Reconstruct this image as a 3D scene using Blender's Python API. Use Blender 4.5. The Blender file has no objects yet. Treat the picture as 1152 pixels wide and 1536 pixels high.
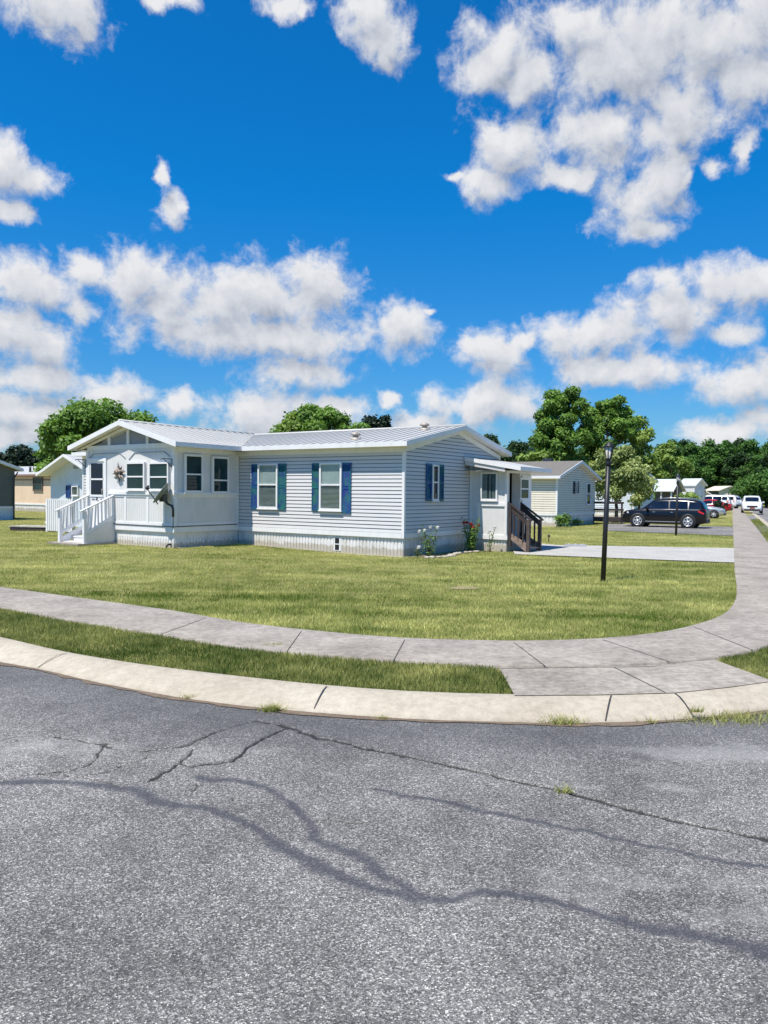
import bpy, math, random
import numpy as np
from mathutils import Vector, Matrix
random.seed(7); rng = np.random.default_rng(11)
sc = bpy.context.scene
col = sc.collection
R = math.radians

# ------------------------------------------------------------------ camera
F_PX = 1154.0; EYE = 1.65
PITCH = R(1.44); ROLL = R(0.58)
Fw = Vector((0, math.cos(PITCH), -math.sin(PITCH)))
U0 = Vector((0, math.sin(PITCH), math.cos(PITCH))); R0 = Vector((1, 0, 0))
Rt = R0*math.cos(ROLL) + U0*math.sin(ROLL)
Up = -R0*math.sin(ROLL) + U0*math.cos(ROLL)
cam_d = bpy.data.cameras.new('camera'); cam = bpy.data.objects.new('camera', cam_d); col.objects.link(cam)
m = Matrix(((Rt.x, Up.x, -Fw.x, 0), (Rt.y, Up.y, -Fw.y, 0), (Rt.z, Up.z, -Fw.z, EYE), (0, 0, 0, 1)))
cam.matrix_world = m
cam_d.sensor_fit = 'HORIZONTAL'; cam_d.sensor_width = 36; cam_d.lens = 36*F_PX/1152
cam_d.clip_end = 5000; cam_d.clip_start = 0.05
sc.camera = cam
EYEV = Vector((0, 0, EYE))
def ray(px, py):
    return Fw + Rt*((px-576)/F_PX) + Up*((768-py)/F_PX)
def G(px, py, z=0.0):                       # point of the ground seen at a place of the photograph
    d = ray(px, py); t = (z-EYE)/d.z
    return EYEV + d*t
def GD(px, depth, z=0.0):                   # ground point under a given column at a given distance
    d = ray(px, 741); return Vector((d.x/d.y*depth, depth, z))

# ------------------------------------------------------------------ materials
MAT = {}
def nodes_of(name):
    mt = bpy.data.materials.new(name); mt.use_nodes = True
    nt = mt.node_tree; b = nt.nodes['Principled BSDF']
    return mt, nt, b
def N(nt, t, **kw):
    n = nt.nodes.new(t)
    for k, v in kw.items():
        if k == 'inp':
            for kk, vv in v.items(): n.inputs[kk].default_value = vv
        else: setattr(n, k, v)
    return n
def noise(nt, scale, detail=4, rough=.55, coord='Object', vec=None):
    n = N(nt, 'ShaderNodeTexNoise', inp={'Scale': scale, 'Detail': detail, 'Roughness': rough})
    if vec is None:
        tc = N(nt, 'ShaderNodeTexCoord'); vec = tc.outputs[coord]
    nt.links.new(vec, n.inputs['Vector']); return n
def ramp(nt, fac, stops):
    r = N(nt, 'ShaderNodeValToRGB'); e = r.color_ramp.elements
    while len(e) < len(stops): e.new(.5)
    for i, (p, c) in enumerate(stops):
        e[i].position = p; e[i].color = (c[0], c[1], c[2], 1) if not isinstance(c, (int, float)) else (c, c, c, 1)
    nt.links.new(fac, r.inputs[0]); return r
def mixc(nt, a, b, fac, blend='MIX'):
    n = N(nt, 'ShaderNodeMix', data_type='RGBA', blend_type=blend)
    for k_, v in ((6, a), (7, b), (0, fac)):
        sock = n.inputs[k_]
        if isinstance(v, (int, float)): sock.default_value = v if k_ == 0 else (v, v, v, 1)
        elif isinstance(v, tuple): sock.default_value = (v[0], v[1], v[2], 1)
        else: nt.links.new(v, sock)
    return n.outputs[2]
def simple(name, c, rough=.6, metal=0.0, var=.12, vscale=3.0, bump=0.0, bscale=60, spec=None):
    if name in MAT: return MAT[name]
    mt, nt, b = nodes_of(name)
    n1 = noise(nt, vscale, 6, .62)
    lo = tuple(v*(1-var) for v in c); hi = tuple(min(1, v*(1+var*.6)) for v in c)
    r = ramp(nt, n1.outputs[0], [(.3, lo), (.7, hi)])
    nt.links.new(r.outputs[0], b.inputs['Base Color'])
    b.inputs['Roughness'].default_value = rough; b.inputs['Metallic'].default_value = metal
    if spec is not None: b.inputs['Specular IOR Level'].default_value = spec
    if bump:
        n2 = noise(nt, bscale, 3)
        bp = N(nt, 'ShaderNodeBump', inp={'Strength': bump, 'Distance': .01})
        nt.links.new(n2.outputs[0], bp.inputs['Height']); nt.links.new(bp.outputs[0], b.inputs['Normal'])
    MAT[name] = mt; return mt
def grimy(name, c, dirt, amt=.5, scale=1.2, stretch=(1, 1, .25), rough=.55, bump=.1):
    """painted surface with real rain streaks and dust"""
    mt, nt, b = nodes_of(name)
    tc = N(nt, 'ShaderNodeTexCoord'); mp = N(nt, 'ShaderNodeMapping'); mp.inputs['Scale'].default_value = stretch
    nt.links.new(tc.outputs['Object'], mp.inputs[0])
    n1 = noise(nt, scale*6, 8, .7, vec=mp.outputs[0]); n2 = noise(nt, scale, 4, .6)
    mu = N(nt, 'ShaderNodeMath', operation='MULTIPLY'); nt.links.new(n1.outputs[0], mu.inputs[0]); nt.links.new(n2.outputs[0], mu.inputs[1])
    r = ramp(nt, mu.outputs[0], [(.2, 0.0), (.42, amt)])
    c2 = mixc(nt, c, dirt, r.outputs[0])
    if name == 'skirting':                       # soil splashed up by rain along the foot
        sx = N(nt, 'ShaderNodeSeparateXYZ'); nt.links.new(tc.outputs['Object'], sx.inputs[0]); n4 = noise(nt, 9, 5, .7)
        ad = N(nt, 'ShaderNodeMath', operation='MULTIPLY_ADD', inp={1: -.34}); nt.links.new(n4.outputs[0], ad.inputs[0]); nt.links.new(sx.outputs[2], ad.inputs[2])
        rr = ramp(nt, ad.outputs[0], [(0.0, .7), (.07, 0.0)]); c2 = mixc(nt, c2, (.36, .31, .22), rr.outputs[0])
    nt.links.new(c2, b.inputs['Base Color']); b.inputs['Roughness'].default_value = rough
    if bump:
        n3 = noise(nt, 90, 3); bp = N(nt, 'ShaderNodeBump', inp={'Strength': bump, 'Distance': .004})
        nt.links.new(n3.outputs[0], bp.inputs['Height']); nt.links.new(bp.outputs[0], b.inputs['Normal'])
    MAT[name] = mt; return mt
def glass(name, tint=(.02, .03, .035), rough=.03):
    mt, nt, b = nodes_of(name)
    n1 = noise(nt, 1.5, 2); 
    r = ramp(nt, n1.outputs[0], [(.35, tint), (.7, tuple(v*1.8 for v in tint))]); nt.links.new(r.outputs[0], b.inputs['Base Color'])
    b.inputs['Roughness'].default_value = rough; b.inputs['Specular IOR Level'].default_value = .35
    n3 = noise(nt, 2.2, 1); bp = N(nt, 'ShaderNodeBump', inp={'Strength': .12, 'Distance': .02})
    nt.links.new(n3.outputs[0], bp.inputs['Height']); nt.links.new(bp.outputs[0], b.inputs['Normal'])
    MAT[name] = mt; return mt
def clear_glass(name):
    mt = bpy.data.materials.new(name); mt.use_nodes = True; nt = mt.node_tree
    for n in list(nt.nodes): nt.nodes.remove(n)
    o = N(nt, 'ShaderNodeOutputMaterial'); mx = N(nt, 'ShaderNodeMixShader'); tr = N(nt, 'ShaderNodeBsdfTransparent'); gl = N(nt, 'ShaderNodeBsdfGlossy')
    tr.inputs[0].default_value = (.80, .85, .85, 1); gl.inputs['Roughness'].default_value = .03
    lw = N(nt, 'ShaderNodeLayerWeight', inp={'Blend': .35}); pw = N(nt, 'ShaderNodeMath', operation='POWER', inp={1: 3.0}); nt.links.new(lw.outputs['Facing'], pw.inputs[0]); ma = N(nt, 'ShaderNodeMath', operation='MULTIPLY_ADD', inp={1: .5, 2: .05}); nt.links.new(pw.outputs[0], ma.inputs[0]); nt.links.new(ma.outputs[0], mx.inputs[0])
    nt.links.new(tr.outputs[0], mx.inputs[1]); nt.links.new(gl.outputs[0], mx.inputs[2]); nt.links.new(mx.outputs[0], o.inputs[0])
    MAT[name] = mt; return mt
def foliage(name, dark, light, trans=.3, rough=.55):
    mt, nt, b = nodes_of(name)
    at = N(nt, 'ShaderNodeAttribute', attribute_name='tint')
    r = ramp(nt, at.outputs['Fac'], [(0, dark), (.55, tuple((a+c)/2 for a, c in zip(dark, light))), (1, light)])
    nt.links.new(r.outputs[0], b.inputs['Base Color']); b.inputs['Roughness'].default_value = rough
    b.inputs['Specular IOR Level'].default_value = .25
    tl = N(nt, 'ShaderNodeBsdfTranslucent'); c2 = mixc(nt, r.outputs[0], (1.0, 1.0, .35), 1.0, 'MULTIPLY'); nt.links.new(c2, tl.inputs[0])
    mx = N(nt, 'ShaderNodeMixShader', inp={0: trans}); o = nt.nodes['Material Output']
    nt.links.new(b.outputs[0], mx.inputs[1]); nt.links.new(tl.outputs[0], mx.inputs[2]); nt.links.new(mx.outputs[0], o.inputs[0])
    MAT[name] = mt; return mt

def shut(name, c1, c2):
    mt, nt, b = nodes_of(name); n1 = noise(nt, 5.0, 5, .7); r = ramp(nt, n1.outputs[0], [(.38, c1), (.52, tuple((x+y)/2 for x, y in zip(c1, c2))), (.64, c2)])
    nt.links.new(r.outputs[0], b.inputs['Base Color']); b.inputs['Roughness'].default_value = .5; MAT[name] = mt
grimy('siding', (.60, .585, .59), (.50, .52, .50), .35)
grimy('white_paint', (.68, .665, .66), (.48, .49, .46), .4)
grimy('trim', (.78, .77, .775), (.5, .5, .46), .35)
grimy('skirting', (.74, .725, .72), (.40, .38, .30), .6, scale=2.0)
grimy('soffit', (.78, .77, .72), (.5, .48, .42), .4)
grimy('roof_metal', (.50, .49, .465), (.46, .45, .42), .6, scale=.8, stretch=(1, 1, 1), rough=.42)
grimy('cream_siding', (.72, .66, .54), (.45, .43, .38), .35)
grimy('tan_panel', (.74, .56, .40), (.5, .36, .26), .4)
grimy('olive_siding', (.13, .128, .095), (.06, .07, .06), .5)
grimy('pale_block', (.62, .68, .74), (.4, .42, .42), .4)
simple('fascia_brown', (.25, .15, .12), .6)
simple('gable_grey', (.28, .29, .31), .7)
simple('black_metal', (.022, .022, .026), .45, .2)
simple('dark_wood', (.045, .032, .03), .75, bump=.4, bscale=25, var=.35, vscale=9)
simple('step_wood', (.26, .19, .155), .85, bump=.5, bscale=18, var=.5, vscale=7)
simple('worn_wood', (.085, .065, .055), .85, bump=.5, bscale=18, var=.5, vscale=7)
simple('grey_wood', (.42, .39, .34), .85, bump=.5, bscale=18, var=.4, vscale=5)
shut('shutter_blue', (.006, .04, .24), (.012, .15, .17))
shut('shutter_teal', (.014, .16, .12), (.006, .04, .20))
simple('shutter_dark', (.03, .035, .05), .5)
simple('shutter_navy', (.02, .06, .2), .45)
glass('pane_dark', (.012, .028, .03)); glass('pane_navy', (.006, .010, .022)); clear_glass('pane_clear')
simple('blind', (.72, .74, .73), .7); simple('dim_room', (.03, .035, .035), .8); simple('curtain', (.30, .33, .34), .9)
simple('void', (.01, .01, .011), .9)
simple('bark', (.09, .07, .055), .9, bump=.8, bscale=30, var=.4, vscale=10)
simple('soil', (.17, .125, .085), .95, bump=.8, bscale=70, var=.4, vscale=18)
simple('dry_soil', (.29, .235, .13), .95, bump=.8, bscale=70, var=.4, vscale=18)
simple('stone_pale', (.40, .36, .30), .9, bump=.6, bscale=30, var=.3, vscale=10)
simple('dish_grey', (.17, .20, .18), .5, .1); simple('dish_back', (.05, .055, .05), .5)
simple('rust_metal', (.22, .17, .15), .5, .5, var=.5, vscale=25); simple('bright_metal', (.40, .35, .30), .6, .3, var=.4, vscale=30)
simple('lap_shade', (.16, .17, .18), .9); simple('joint_dark', (.05, .045, .04), .95)  # first colour is the shade under siding laps, painted on the wall core
simple('tyre', (.02, .02, .02), .8); simple('alloy', (.62, .63, .65), .3, .6); simple('chrome', (.55, .55, .56), .45, .8)
simple('car_black', (.006, .006, .007), .22, var=.05); simple('car_white', (.78, .79, .8), .22, var=.05); simple('car_red', (.42, .012, .02), .2, var=.1)
simple('car_silver', (.45, .47, .48), .25, .5, var=.05); simple('plastic_black', (.02, .02, .021), .6)
simple('lens_red', (.5, .02, .015), .2, var=.05); simple('lens_clear', (.72, .74, .74), .12, var=.05); simple('plate_red', (.3, .06, .04), .5)
simple('lamp_glass', (.62, .58, .52), .15, var=.1)
simple('shingle', (.17, .155, .135), .9, bump=.6, bscale=30, var=.35, vscale=14)
simple('red_flower', (.5, .03, .04), .6); simple('white_flower', (.85, .83, .8), .6)
simple('shed_roof', (.50, .56, .55), .5)
foliage('leaf_mid', (.022, .068, .011), (.25, .42, .08))
foliage('leaf_bright', (.04, .10, .016), (.32, .44, .10))
foliage('leaf_dark', (.008, .028, .010), (.05, .10, .028), .2)
foliage('leaf_wood', (.010, .042, .010), (.12, .25, .045), .25)
foliage('leaf_lime', (.07, .13, .025), (.50, .56, .22))
foliage('leaf_evergreen', (.006, .018, .010), (.028, .052, .028), .1)
foliage('blade_lawn', (.13, .20, .026), (.80, .76, .31), .35, .6)
foliage('blade_strip', (.075, .13, .020), (.54, .52, .20), .35, .6)

def concrete(name, c1, c2, stain=.5, fine=1.0):
    mt, nt, b = nodes_of(name)
    n1 = noise(nt, 1.1, 6, .65); n2 = noise(nt, 14, 6, .7); n3 = noise(nt, 160, 3, .6)
    a = ramp(nt, n1.outputs[0], [(.35, c1), (.65, c2)])
    s = ramp(nt, n2.outputs[0], [(.35, 1-.35*stain), (.62, 1.0)])
    g = ramp(nt, n3.outputs[0], [(.3, 1-.22*fine), (.7, 1.05)])
    c = mixc(nt, a.outputs[0], s.outputs[0], 1.0, 'MULTIPLY'); c = mixc(nt, c, g.outputs[0], 1.0, 'MULTIPLY')
    nt.links.new(c, b.inputs['Base Color']); b.inputs['Roughness'].default_value = .92
    b.inputs['Specular IOR Level'].default_value = .2
    bp = N(nt, 'ShaderNodeBump', inp={'Strength': .35, 'Distance': .006}); nt.links.new(n3.outputs[0], bp.inputs['Height']); nt.links.new(bp.outputs[0], b.inputs['Normal'])
    MAT[name] = mt; return mt
concrete('kerb_concrete', (.46, .40, .31), (.55, .49, .39), .6)
concrete('walk_concrete', (.315, .275, .235), (.47, .42, .36), 1.0)
concrete('drive_concrete', (.43, .415, .385), (.53, .51, .475), .6)
concrete('apron_concrete', (.33, .29, .245), (.48, .43, .365), 1.1)

def asphalt(name, marks=True):
    mt, nt, b = nodes_of(name)
    tc = N(nt, 'ShaderNodeTexCoord'); V = tc.outputs['Object']
    big = noise(nt, .55, 5, .6, vec=V); med = noise(nt, 3.5, 6, .7, vec=V); fine = noise(nt, 95, 4, .75, vec=V)
    vo = N(nt, 'ShaderNodeTexVoronoi', inp={'Scale': 165.0, 'Randomness': 1.0}); nt.links.new(V, vo.inputs['Vector'])
    sep = N(nt, 'ShaderNodeSeparateColor'); nt.links.new(vo.outputs['Color'], sep.inputs[0])
    vo2 = N(nt, 'ShaderNodeTexVoronoi', inp={'Scale': 48.0}); nt.links.new(V, vo2.inputs['Vector'])
    sep2 = N(nt, 'ShaderNodeSeparateColor'); nt.links.new(vo2.outputs['Color'], sep2.inputs[0])
    base = ramp(nt, sep.outputs[0], [(0, (.060, .057, .054)), (.42, (.145, .138, .130)), (.76, (.22, .21, .196)), (.92, (.40, .38, .352)), (1, (.58, .55, .50))])
    # patches where the binder has worn off the stones
    add = N(nt, 'ShaderNodeMath', operation='ADD'); nt.links.new(big.outputs[0], add.inputs[0])
    ml = N(nt, 'ShaderNodeMath', operation='MULTIPLY', inp={1: .55}); nt.links.new(med.outputs[0], ml.inputs[0]); nt.links.new(ml.outputs[0], add.inputs[1])
    worn = ramp(nt, add.outputs[0], [(.62, .78), (.92, 1.35)])
    c = mixc(nt, base.outputs[0], worn.outputs[0], 1.0, 'MULTIPLY')
    fr = ramp(nt, fine.outputs[0], [(.32, .6), (.68, 1.3)]); c = mixc(nt, c, fr.outputs[0], .8, 'MULTIPLY')
    chip = ramp(nt, sep2.outputs[1], [(.988, 0.0), (.998, .4)]); c = mixc(nt, c, (.55, .53, .5), chip.outputs[0])
    if marks:
        for nm, colr, lo, hi, breakup in (('pale', (.46, .45, .42), .35, .85, 1.1), ('dark', (.050, .052, .064), .02, .95, .8), ('fresh', (.048, .052, .060), .2, .9, .5), ('crack', (.012, .012, .012), .35, .8, .15)):
            at = N(nt, 'ShaderNodeAttribute', attribute_name=nm)
            mm = N(nt, 'ShaderNodeMath', operation='MULTIPLY_ADD'); nt.links.new((fine if nm != 'pale' else med).outputs[0], mm.inputs[0]); mm.inputs[1].default_value = breakup*1.6; 
            su = N(nt, 'ShaderNodeMath', operation='SUBTRACT'); nt.links.new(at.outputs['Fac'], su.inputs[0]); su.inputs[1].default_value = breakup*.8
            nt.links.new(su.outputs[0], mm.inputs[2])
            rr = ramp(nt, mm.outputs[0], [(lo, 0.0), (hi, {'pale': .38, 'dark': .78, 'fresh': .45, 'crack': .82}[nm])])
            c = mixc(nt, c, colr, rr.outputs[0])
    nt.links.new(c, b.inputs['Base Color']); b.inputs['Roughness'].default_value = .8
    b.inputs['Specular IOR Level'].default_value = .35
    hm = N(nt, 'ShaderNodeMath', operation='ADD'); nt.links.new(vo.outputs['Distance'], hm.inputs[0]); nt.links.new(fine.outputs[0], hm.inputs[1])
    bp = N(nt, 'ShaderNodeBump', inp={'Strength': .8, 'Distance': .006}); nt.links.new(hm.outputs[0], bp.inputs['Height']); nt.links.new(bp.outputs[0], b.inputs['Normal'])
    MAT[name] = mt; return mt
asphalt('asphalt_near'); asphalt('asphalt', False)
def turf(name, d, l, s=(.9, 7)):
    mt, nt, b = nodes_of(name)
    n1 = noise(nt, s[0], 5, .65, vec=None); n2 = noise(nt, s[1], 6, .8); n3 = noise(nt, 55, 4, .8)
    ad = mixc(nt, n1.outputs[0], n2.outputs[0], .4); ad = mixc(nt, ad, n3.outputs[0], .35)
    r = ramp(nt, ad, [(.38, d), (.5, tuple((a+c)/2 for a, c in zip(d, l))), (.62, l)])
    nt.links.new(r.outputs[0], b.inputs['Base Color']); b.inputs['Roughness'].default_value = .95; b.inputs['Specular IOR Level'].default_value = .1
    bp = N(nt, 'ShaderNodeBump', inp={'Strength': .8, 'Distance': .04}); nt.links.new(n3.outputs[0], bp.inputs['Height']); nt.links.new(bp.outputs[0], b.inputs['Normal'])
    MAT[name] = mt; return mt
turf('turf', (.13, .14, .03), (.42, .38, .16)); turf('turf_strip', (.05, .08, .015), (.16, .18, .05)); turf('turf_far', (.11, .15, .03), (.31, .32, .10), (.5, 3))

# ------------------------------------------------------------------ object helpers
def tag(o, label=None, cat=None, group=None, kind=None):
    if label: o['label'] = label
    if cat: o['category'] = cat
    if group: o['group'] = group
    if kind: o['kind'] = kind
    return o
def empty(name, loc, rz=0.0, label=None, cat=None, group=None, scale=1.0):
    o = bpy.data.objects.new(name, None); col.objects.link(o); o.location = loc; o.rotation_euler = (0, 0, rz); o.scale = (scale,)*3
    o.empty_display_size = .2
    return tag(o, label, cat, group)
class MB:
    def __init__(s): s.v = []; s.f = []; s.sm = []
    def add(s, vs, fs, smooth=False):
        k = len(s.v); s.v += [tuple(v) for v in vs]; s.f += [tuple(i+k for i in f) for f in fs]; s.sm += [smooth]*len(fs); return s
    def box(s, a, b):
        x0, x1 = sorted((a[0], b[0])); y0, y1 = sorted((a[1], b[1])); z0, z1 = sorted((a[2], b[2]))
        return s.add([(x0, y0, z0), (x1, y0, z0), (x1, y1, z0), (x0, y1, z0), (x0, y0, z1), (x1, y0, z1), (x1, y1, z1), (x0, y1, z1)],
                     [(0, 3, 2, 1), (4, 5, 6, 7), (0, 1, 5, 4), (1, 2, 6, 5), (2, 3, 7, 6), (3, 0, 4, 7)])
    def prism(s, pts, d):                   # planar polygon pts (3D) extruded by vector d
        n = len(pts); P = [Vector(p) for p in pts]; d = Vector(d)
        nrm = Vector((0, 0, 0))
        for i in range(n): nrm += P[i].cross(P[(i+1) % n])
        if nrm.dot(d) > 0: P = P[::-1]
        vs = P + [p+d for p in P]
        fs = [tuple(range(n)), tuple(range(2*n-1, n-1, -1))] + [(i, i+n, (i+1) % n + n, (i+1) % n) for i in range(n)]
        return s.add(vs, fs)
    def bar(s, p, q, w, h, up=(0, 0, 1)):    # rectangular bar from p to q
        p, q = Vector(p), Vector(q); d = (q-p).normalized(); up = Vector(up)
        sd = d.cross(up)
        if sd.length < 1e-4: sd = d.cross(Vector((1, 0, 0)))
        sd.normalize(); u = sd.cross(d)
        c = [sd*(-w/2)+u*(-h/2), sd*(w/2)+u*(-h/2), sd*(w/2)+u*(h/2), sd*(-w/2)+u*(h/2)]
        return s.add([p+x for x in c]+[q+x for x in c], [(0, 1, 2, 3), (7, 6, 5, 4), (0, 4, 5, 1), (1, 5, 6, 2), (2, 6, 7, 3), (3, 7, 4, 0)])
    def tube(s, pts, rad, n=8, cap=True):
        pts = [Vector(p) for p in pts]; rs = rad if isinstance(rad, (list, tuple)) else [rad]*len(pts)
        vs = []; fs = []; a = None
        for i, p in enumerate(pts):
            t = (pts[min(i+1, len(pts)-1)]-pts[max(i-1, 0)]).normalized()
            if a is None:
                a = t.orthogonal().normalized()
            a = (a - t*a.dot(t)).normalized(); b = t.cross(a)
            for k in range(n):
                th = 2*math.pi*k/n; vs.append(p + (a*math.cos(th)+b*math.sin(th))*rs[i])
        for i in range(len(pts)-1):
            for k in range(n):
                k2 = (k+1) % n; fs.append((i*n+k, i*n+k2, (i+1)*n+k2, (i+1)*n+k))
        if cap: fs += [tuple(range(n-1, -1, -1)), tuple(range((len(pts)-1)*n, len(pts)*n))]
        return s.add(vs, fs, True)
    def lathe(s, prof, n=20, axis='z', c=(0, 0, 0)):
        vs = []; fs = []
        for (r, z) in prof:
            for k in range(n):
                t = 2*math.pi*k/n; x, y = r*math.cos(t), r*math.sin(t)
                vs.append((c[0]+x, c[1]+y, c[2]+z) if axis == 'z' else (c[0]+x, c[1]+z, c[2]+y))
        for i in range(len(prof)-1):
            for k in range(n):
                k2 = (k+1) % n; q = (i*n+k, i*n+k2, (i+1)*n+k2, (i+1)*n+k)
                fs.append(q if axis == 'z' else q[::-1])
        return s.add(vs, fs, True)
    def build(s, name, mat, parent=None, label=None):
        me = bpy.data.meshes.new(name); me.from_pydata(s.v, [], s.f); me.materials.append(MAT[mat])
        me.polygons.foreach_set('use_smooth', s.sm); me.update()
        o = bpy.data.objects.new(name, me); col.objects.link(o)
        if parent: o.parent = parent
        if label: o['label'] = label
        return o
def children(o): return [c for c in bpy.data.objects if c.parent == o]
def copy_tree(o, parent=None):
    c = o.copy(); col.objects.link(c)
    if parent: c.parent = parent
    for ch in children(o): copy_tree(ch, c)
    return c
def np_mesh(name, verts, faces_n, mat, parent=None, tint=None):
    """verts (N,k,3): N separate k-gons"""
    nf, k = verts.shape[:2]; me = bpy.data.meshes.new(name)
    me.vertices.add(nf*k); me.vertices.foreach_set('co', verts.reshape(-1).astype(np.float32))
    me.loops.add(nf*k); me.loops.foreach_set('vertex_index', np.arange(nf*k, dtype=np.int32))
    me.polygons.add(nf); me.polygons.foreach_set('loop_start', np.arange(0, nf*k, k, dtype=np.int32))
    if tint is not None:
        a = me.attributes.new('tint', 'FLOAT', 'POINT'); a.data.foreach_set('value', np.repeat(tint, k).astype(np.float32))
    me.materials.append(MAT[mat]); me.update(); me.validate()
    o = bpy.data.objects.new(name, me); col.objects.link(o)
    if parent: o.parent = parent
    return o
def vnoise(x, y, s, seed=0):
    x = x*s+seed*17.3; y = y*s-seed*9.1; xi = np.floor(x).astype(np.int64); yi = np.floor(y).astype(np.int64); fx = x-xi; fy = y-yi
    fx = fx*fx*(3-2*fx); fy = fy*fy*(3-2*fy)
    def h(a, b): v = np.sin(a*127.1+b*311.7+seed*13.7)*43758.5453; return v-np.floor(v)
    return (h(xi, yi)*(1-fx)+h(xi+1, yi)*fx)*(1-fy)+(h(xi, yi+1)*(1-fx)+h(xi+1, yi+1)*fx)*fy
def inside(poly, x, y):
    r = np.zeros(x.shape, bool); n = len(poly)
    for i in range(n):
        x0, y0 = poly[i][0], poly[i][1]; x1, y1 = poly[(i+1) % n][0], poly[(i+1) % n][1]
        if y0 == y1: continue
        c = ((y0 > y) != (y1 > y)) & (x < (x1-x0)*(y-y0)/(y1-y0)+x0); r ^= c
    return r
# ------------------------------------------------------------------ sun and sky
SUN_EL = R(64)
sh = Vector((-.67, -.742, 0)).normalized()
sun_dir = Vector((sh.x*math.cos(SUN_EL), sh.y*math.cos(SUN_EL), math.sin(SUN_EL)))
sl = bpy.data.lights.new('sun', 'SUN'); sl.energy = 4.9; sl.angle = R(.53); sl.color = (1, .94, .84)
so = bpy.data.objects.new('sun', sl); col.objects.link(so); so.rotation_euler = sun_dir.to_track_quat('Z', 'Y').to_euler(); so.location = (0, 0, 40)
w = bpy.data.worlds.new('World'); sc.world = w; w.use_nodes = True; nt = w.node_tree
for n in list(nt.nodes): nt.nodes.remove(n)
out = N(nt, 'ShaderNodeOutputWorld'); bg = N(nt, 'ShaderNodeBackground'); bg.inputs[1].default_value = .085
sky = N(nt, 'ShaderNodeTexSky', sky_type='NISHITA', sun_disc=False); sky.sun_elevation = SUN_EL
sky.sun_rotation = math.atan2(sh.x, sh.y) % (2*math.pi); sky.air_density = 1.0; sky.dust_density = .3; sky.ozone_density = 2.0
tc = N(nt, 'ShaderNodeTexCoord'); sep = N(nt, 'ShaderNodeSeparateXYZ'); nt.links.new(tc.outputs['Generated'], sep.inputs[0])
def M(op, a, b=None, c=None, clamp=False):
    n = N(nt, 'ShaderNodeMath', operation=op); n.use_clamp = clamp
    for i, v in enumerate((a, b, c)):
        if v is None: continue
        if isinstance(v, (int, float)): n.inputs[i].default_value = v
        else: nt.links.new(v, n.inputs[i])
    return n.outputs[0]
az = M('ARCTAN2', sep.outputs[0], sep.outputs[1]); el = M('ARCSINE', sep.outputs[2])
P = N(nt, 'ShaderNodeCombineXYZ'); nt.links.new(az, P.inputs[0]); nt.links.new(el, P.inputs[1]); P = P.outputs[0]
BL = [(90,15,70,45),(55,-5,55,30),(125,50,30,26),(240,-2,45,16),(425,2,50,20),(452,18,22,12),(555,15,46,50),(582,65,34,42),(577,100,20,20),
 (750,75,66,56),(720,95,40,36),(795,112,46,46),(770,215,66,60),(735,270,46,34),(870,30,66,42),(960,80,120,100),(1080,50,130,90),(1018,185,80,62),(888,195,58,62),(845,262,34,22),(945,310,58,44),(975,340,40,22),(1000,265,45,50),(1032,270,18,18),(1085,250,24,14),(1118,228,14,26),(676,270,16,8),(1140,100,80,60),
 (12,235,42,44),(50,268,40,26),(22,312,30,18),(243,258,11,18),(254,305,20,26),
 (55,425,58,40),(125,402,48,26),(115,462,32,20),(215,410,62,42),(262,450,58,48),(395,440,105,52),(478,425,46,50),(340,500,130,38),(450,515,98,38),(445,562,72,26),
 (600,490,46,40),(642,466,12,6),(586,602,20,13),(20,430,30,30),
 (40,508,82,36),(10,480,60,30),(60,568,92,24),(165,590,62,26),(262,606,32,18),(70,618,115,26),(30,655,90,24),
 (400,620,98,30),(500,616,46,18),(745,530,52,36),(715,515,34,22),(785,508,26,18),(730,605,86,34),
 (890,500,78,42),(955,556,76,30),(890,560,66,28),(1015,470,92,44),(1115,425,95,36),(1000,428,46,24),(1100,500,44,18),(1105,582,58,34),(1160,560,50,34),(1095,645,80,18),(1150,632,40,20),(110,645,110,26),(420,640,110,22),(640,640,60,16),(20,600,60,20),(300,465,70,40),(400,500,90,40)]
def angles(px, py):
    d = ray(px, py).normalized(); return math.atan2(d.x, d.y), math.asin(d.z)
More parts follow.
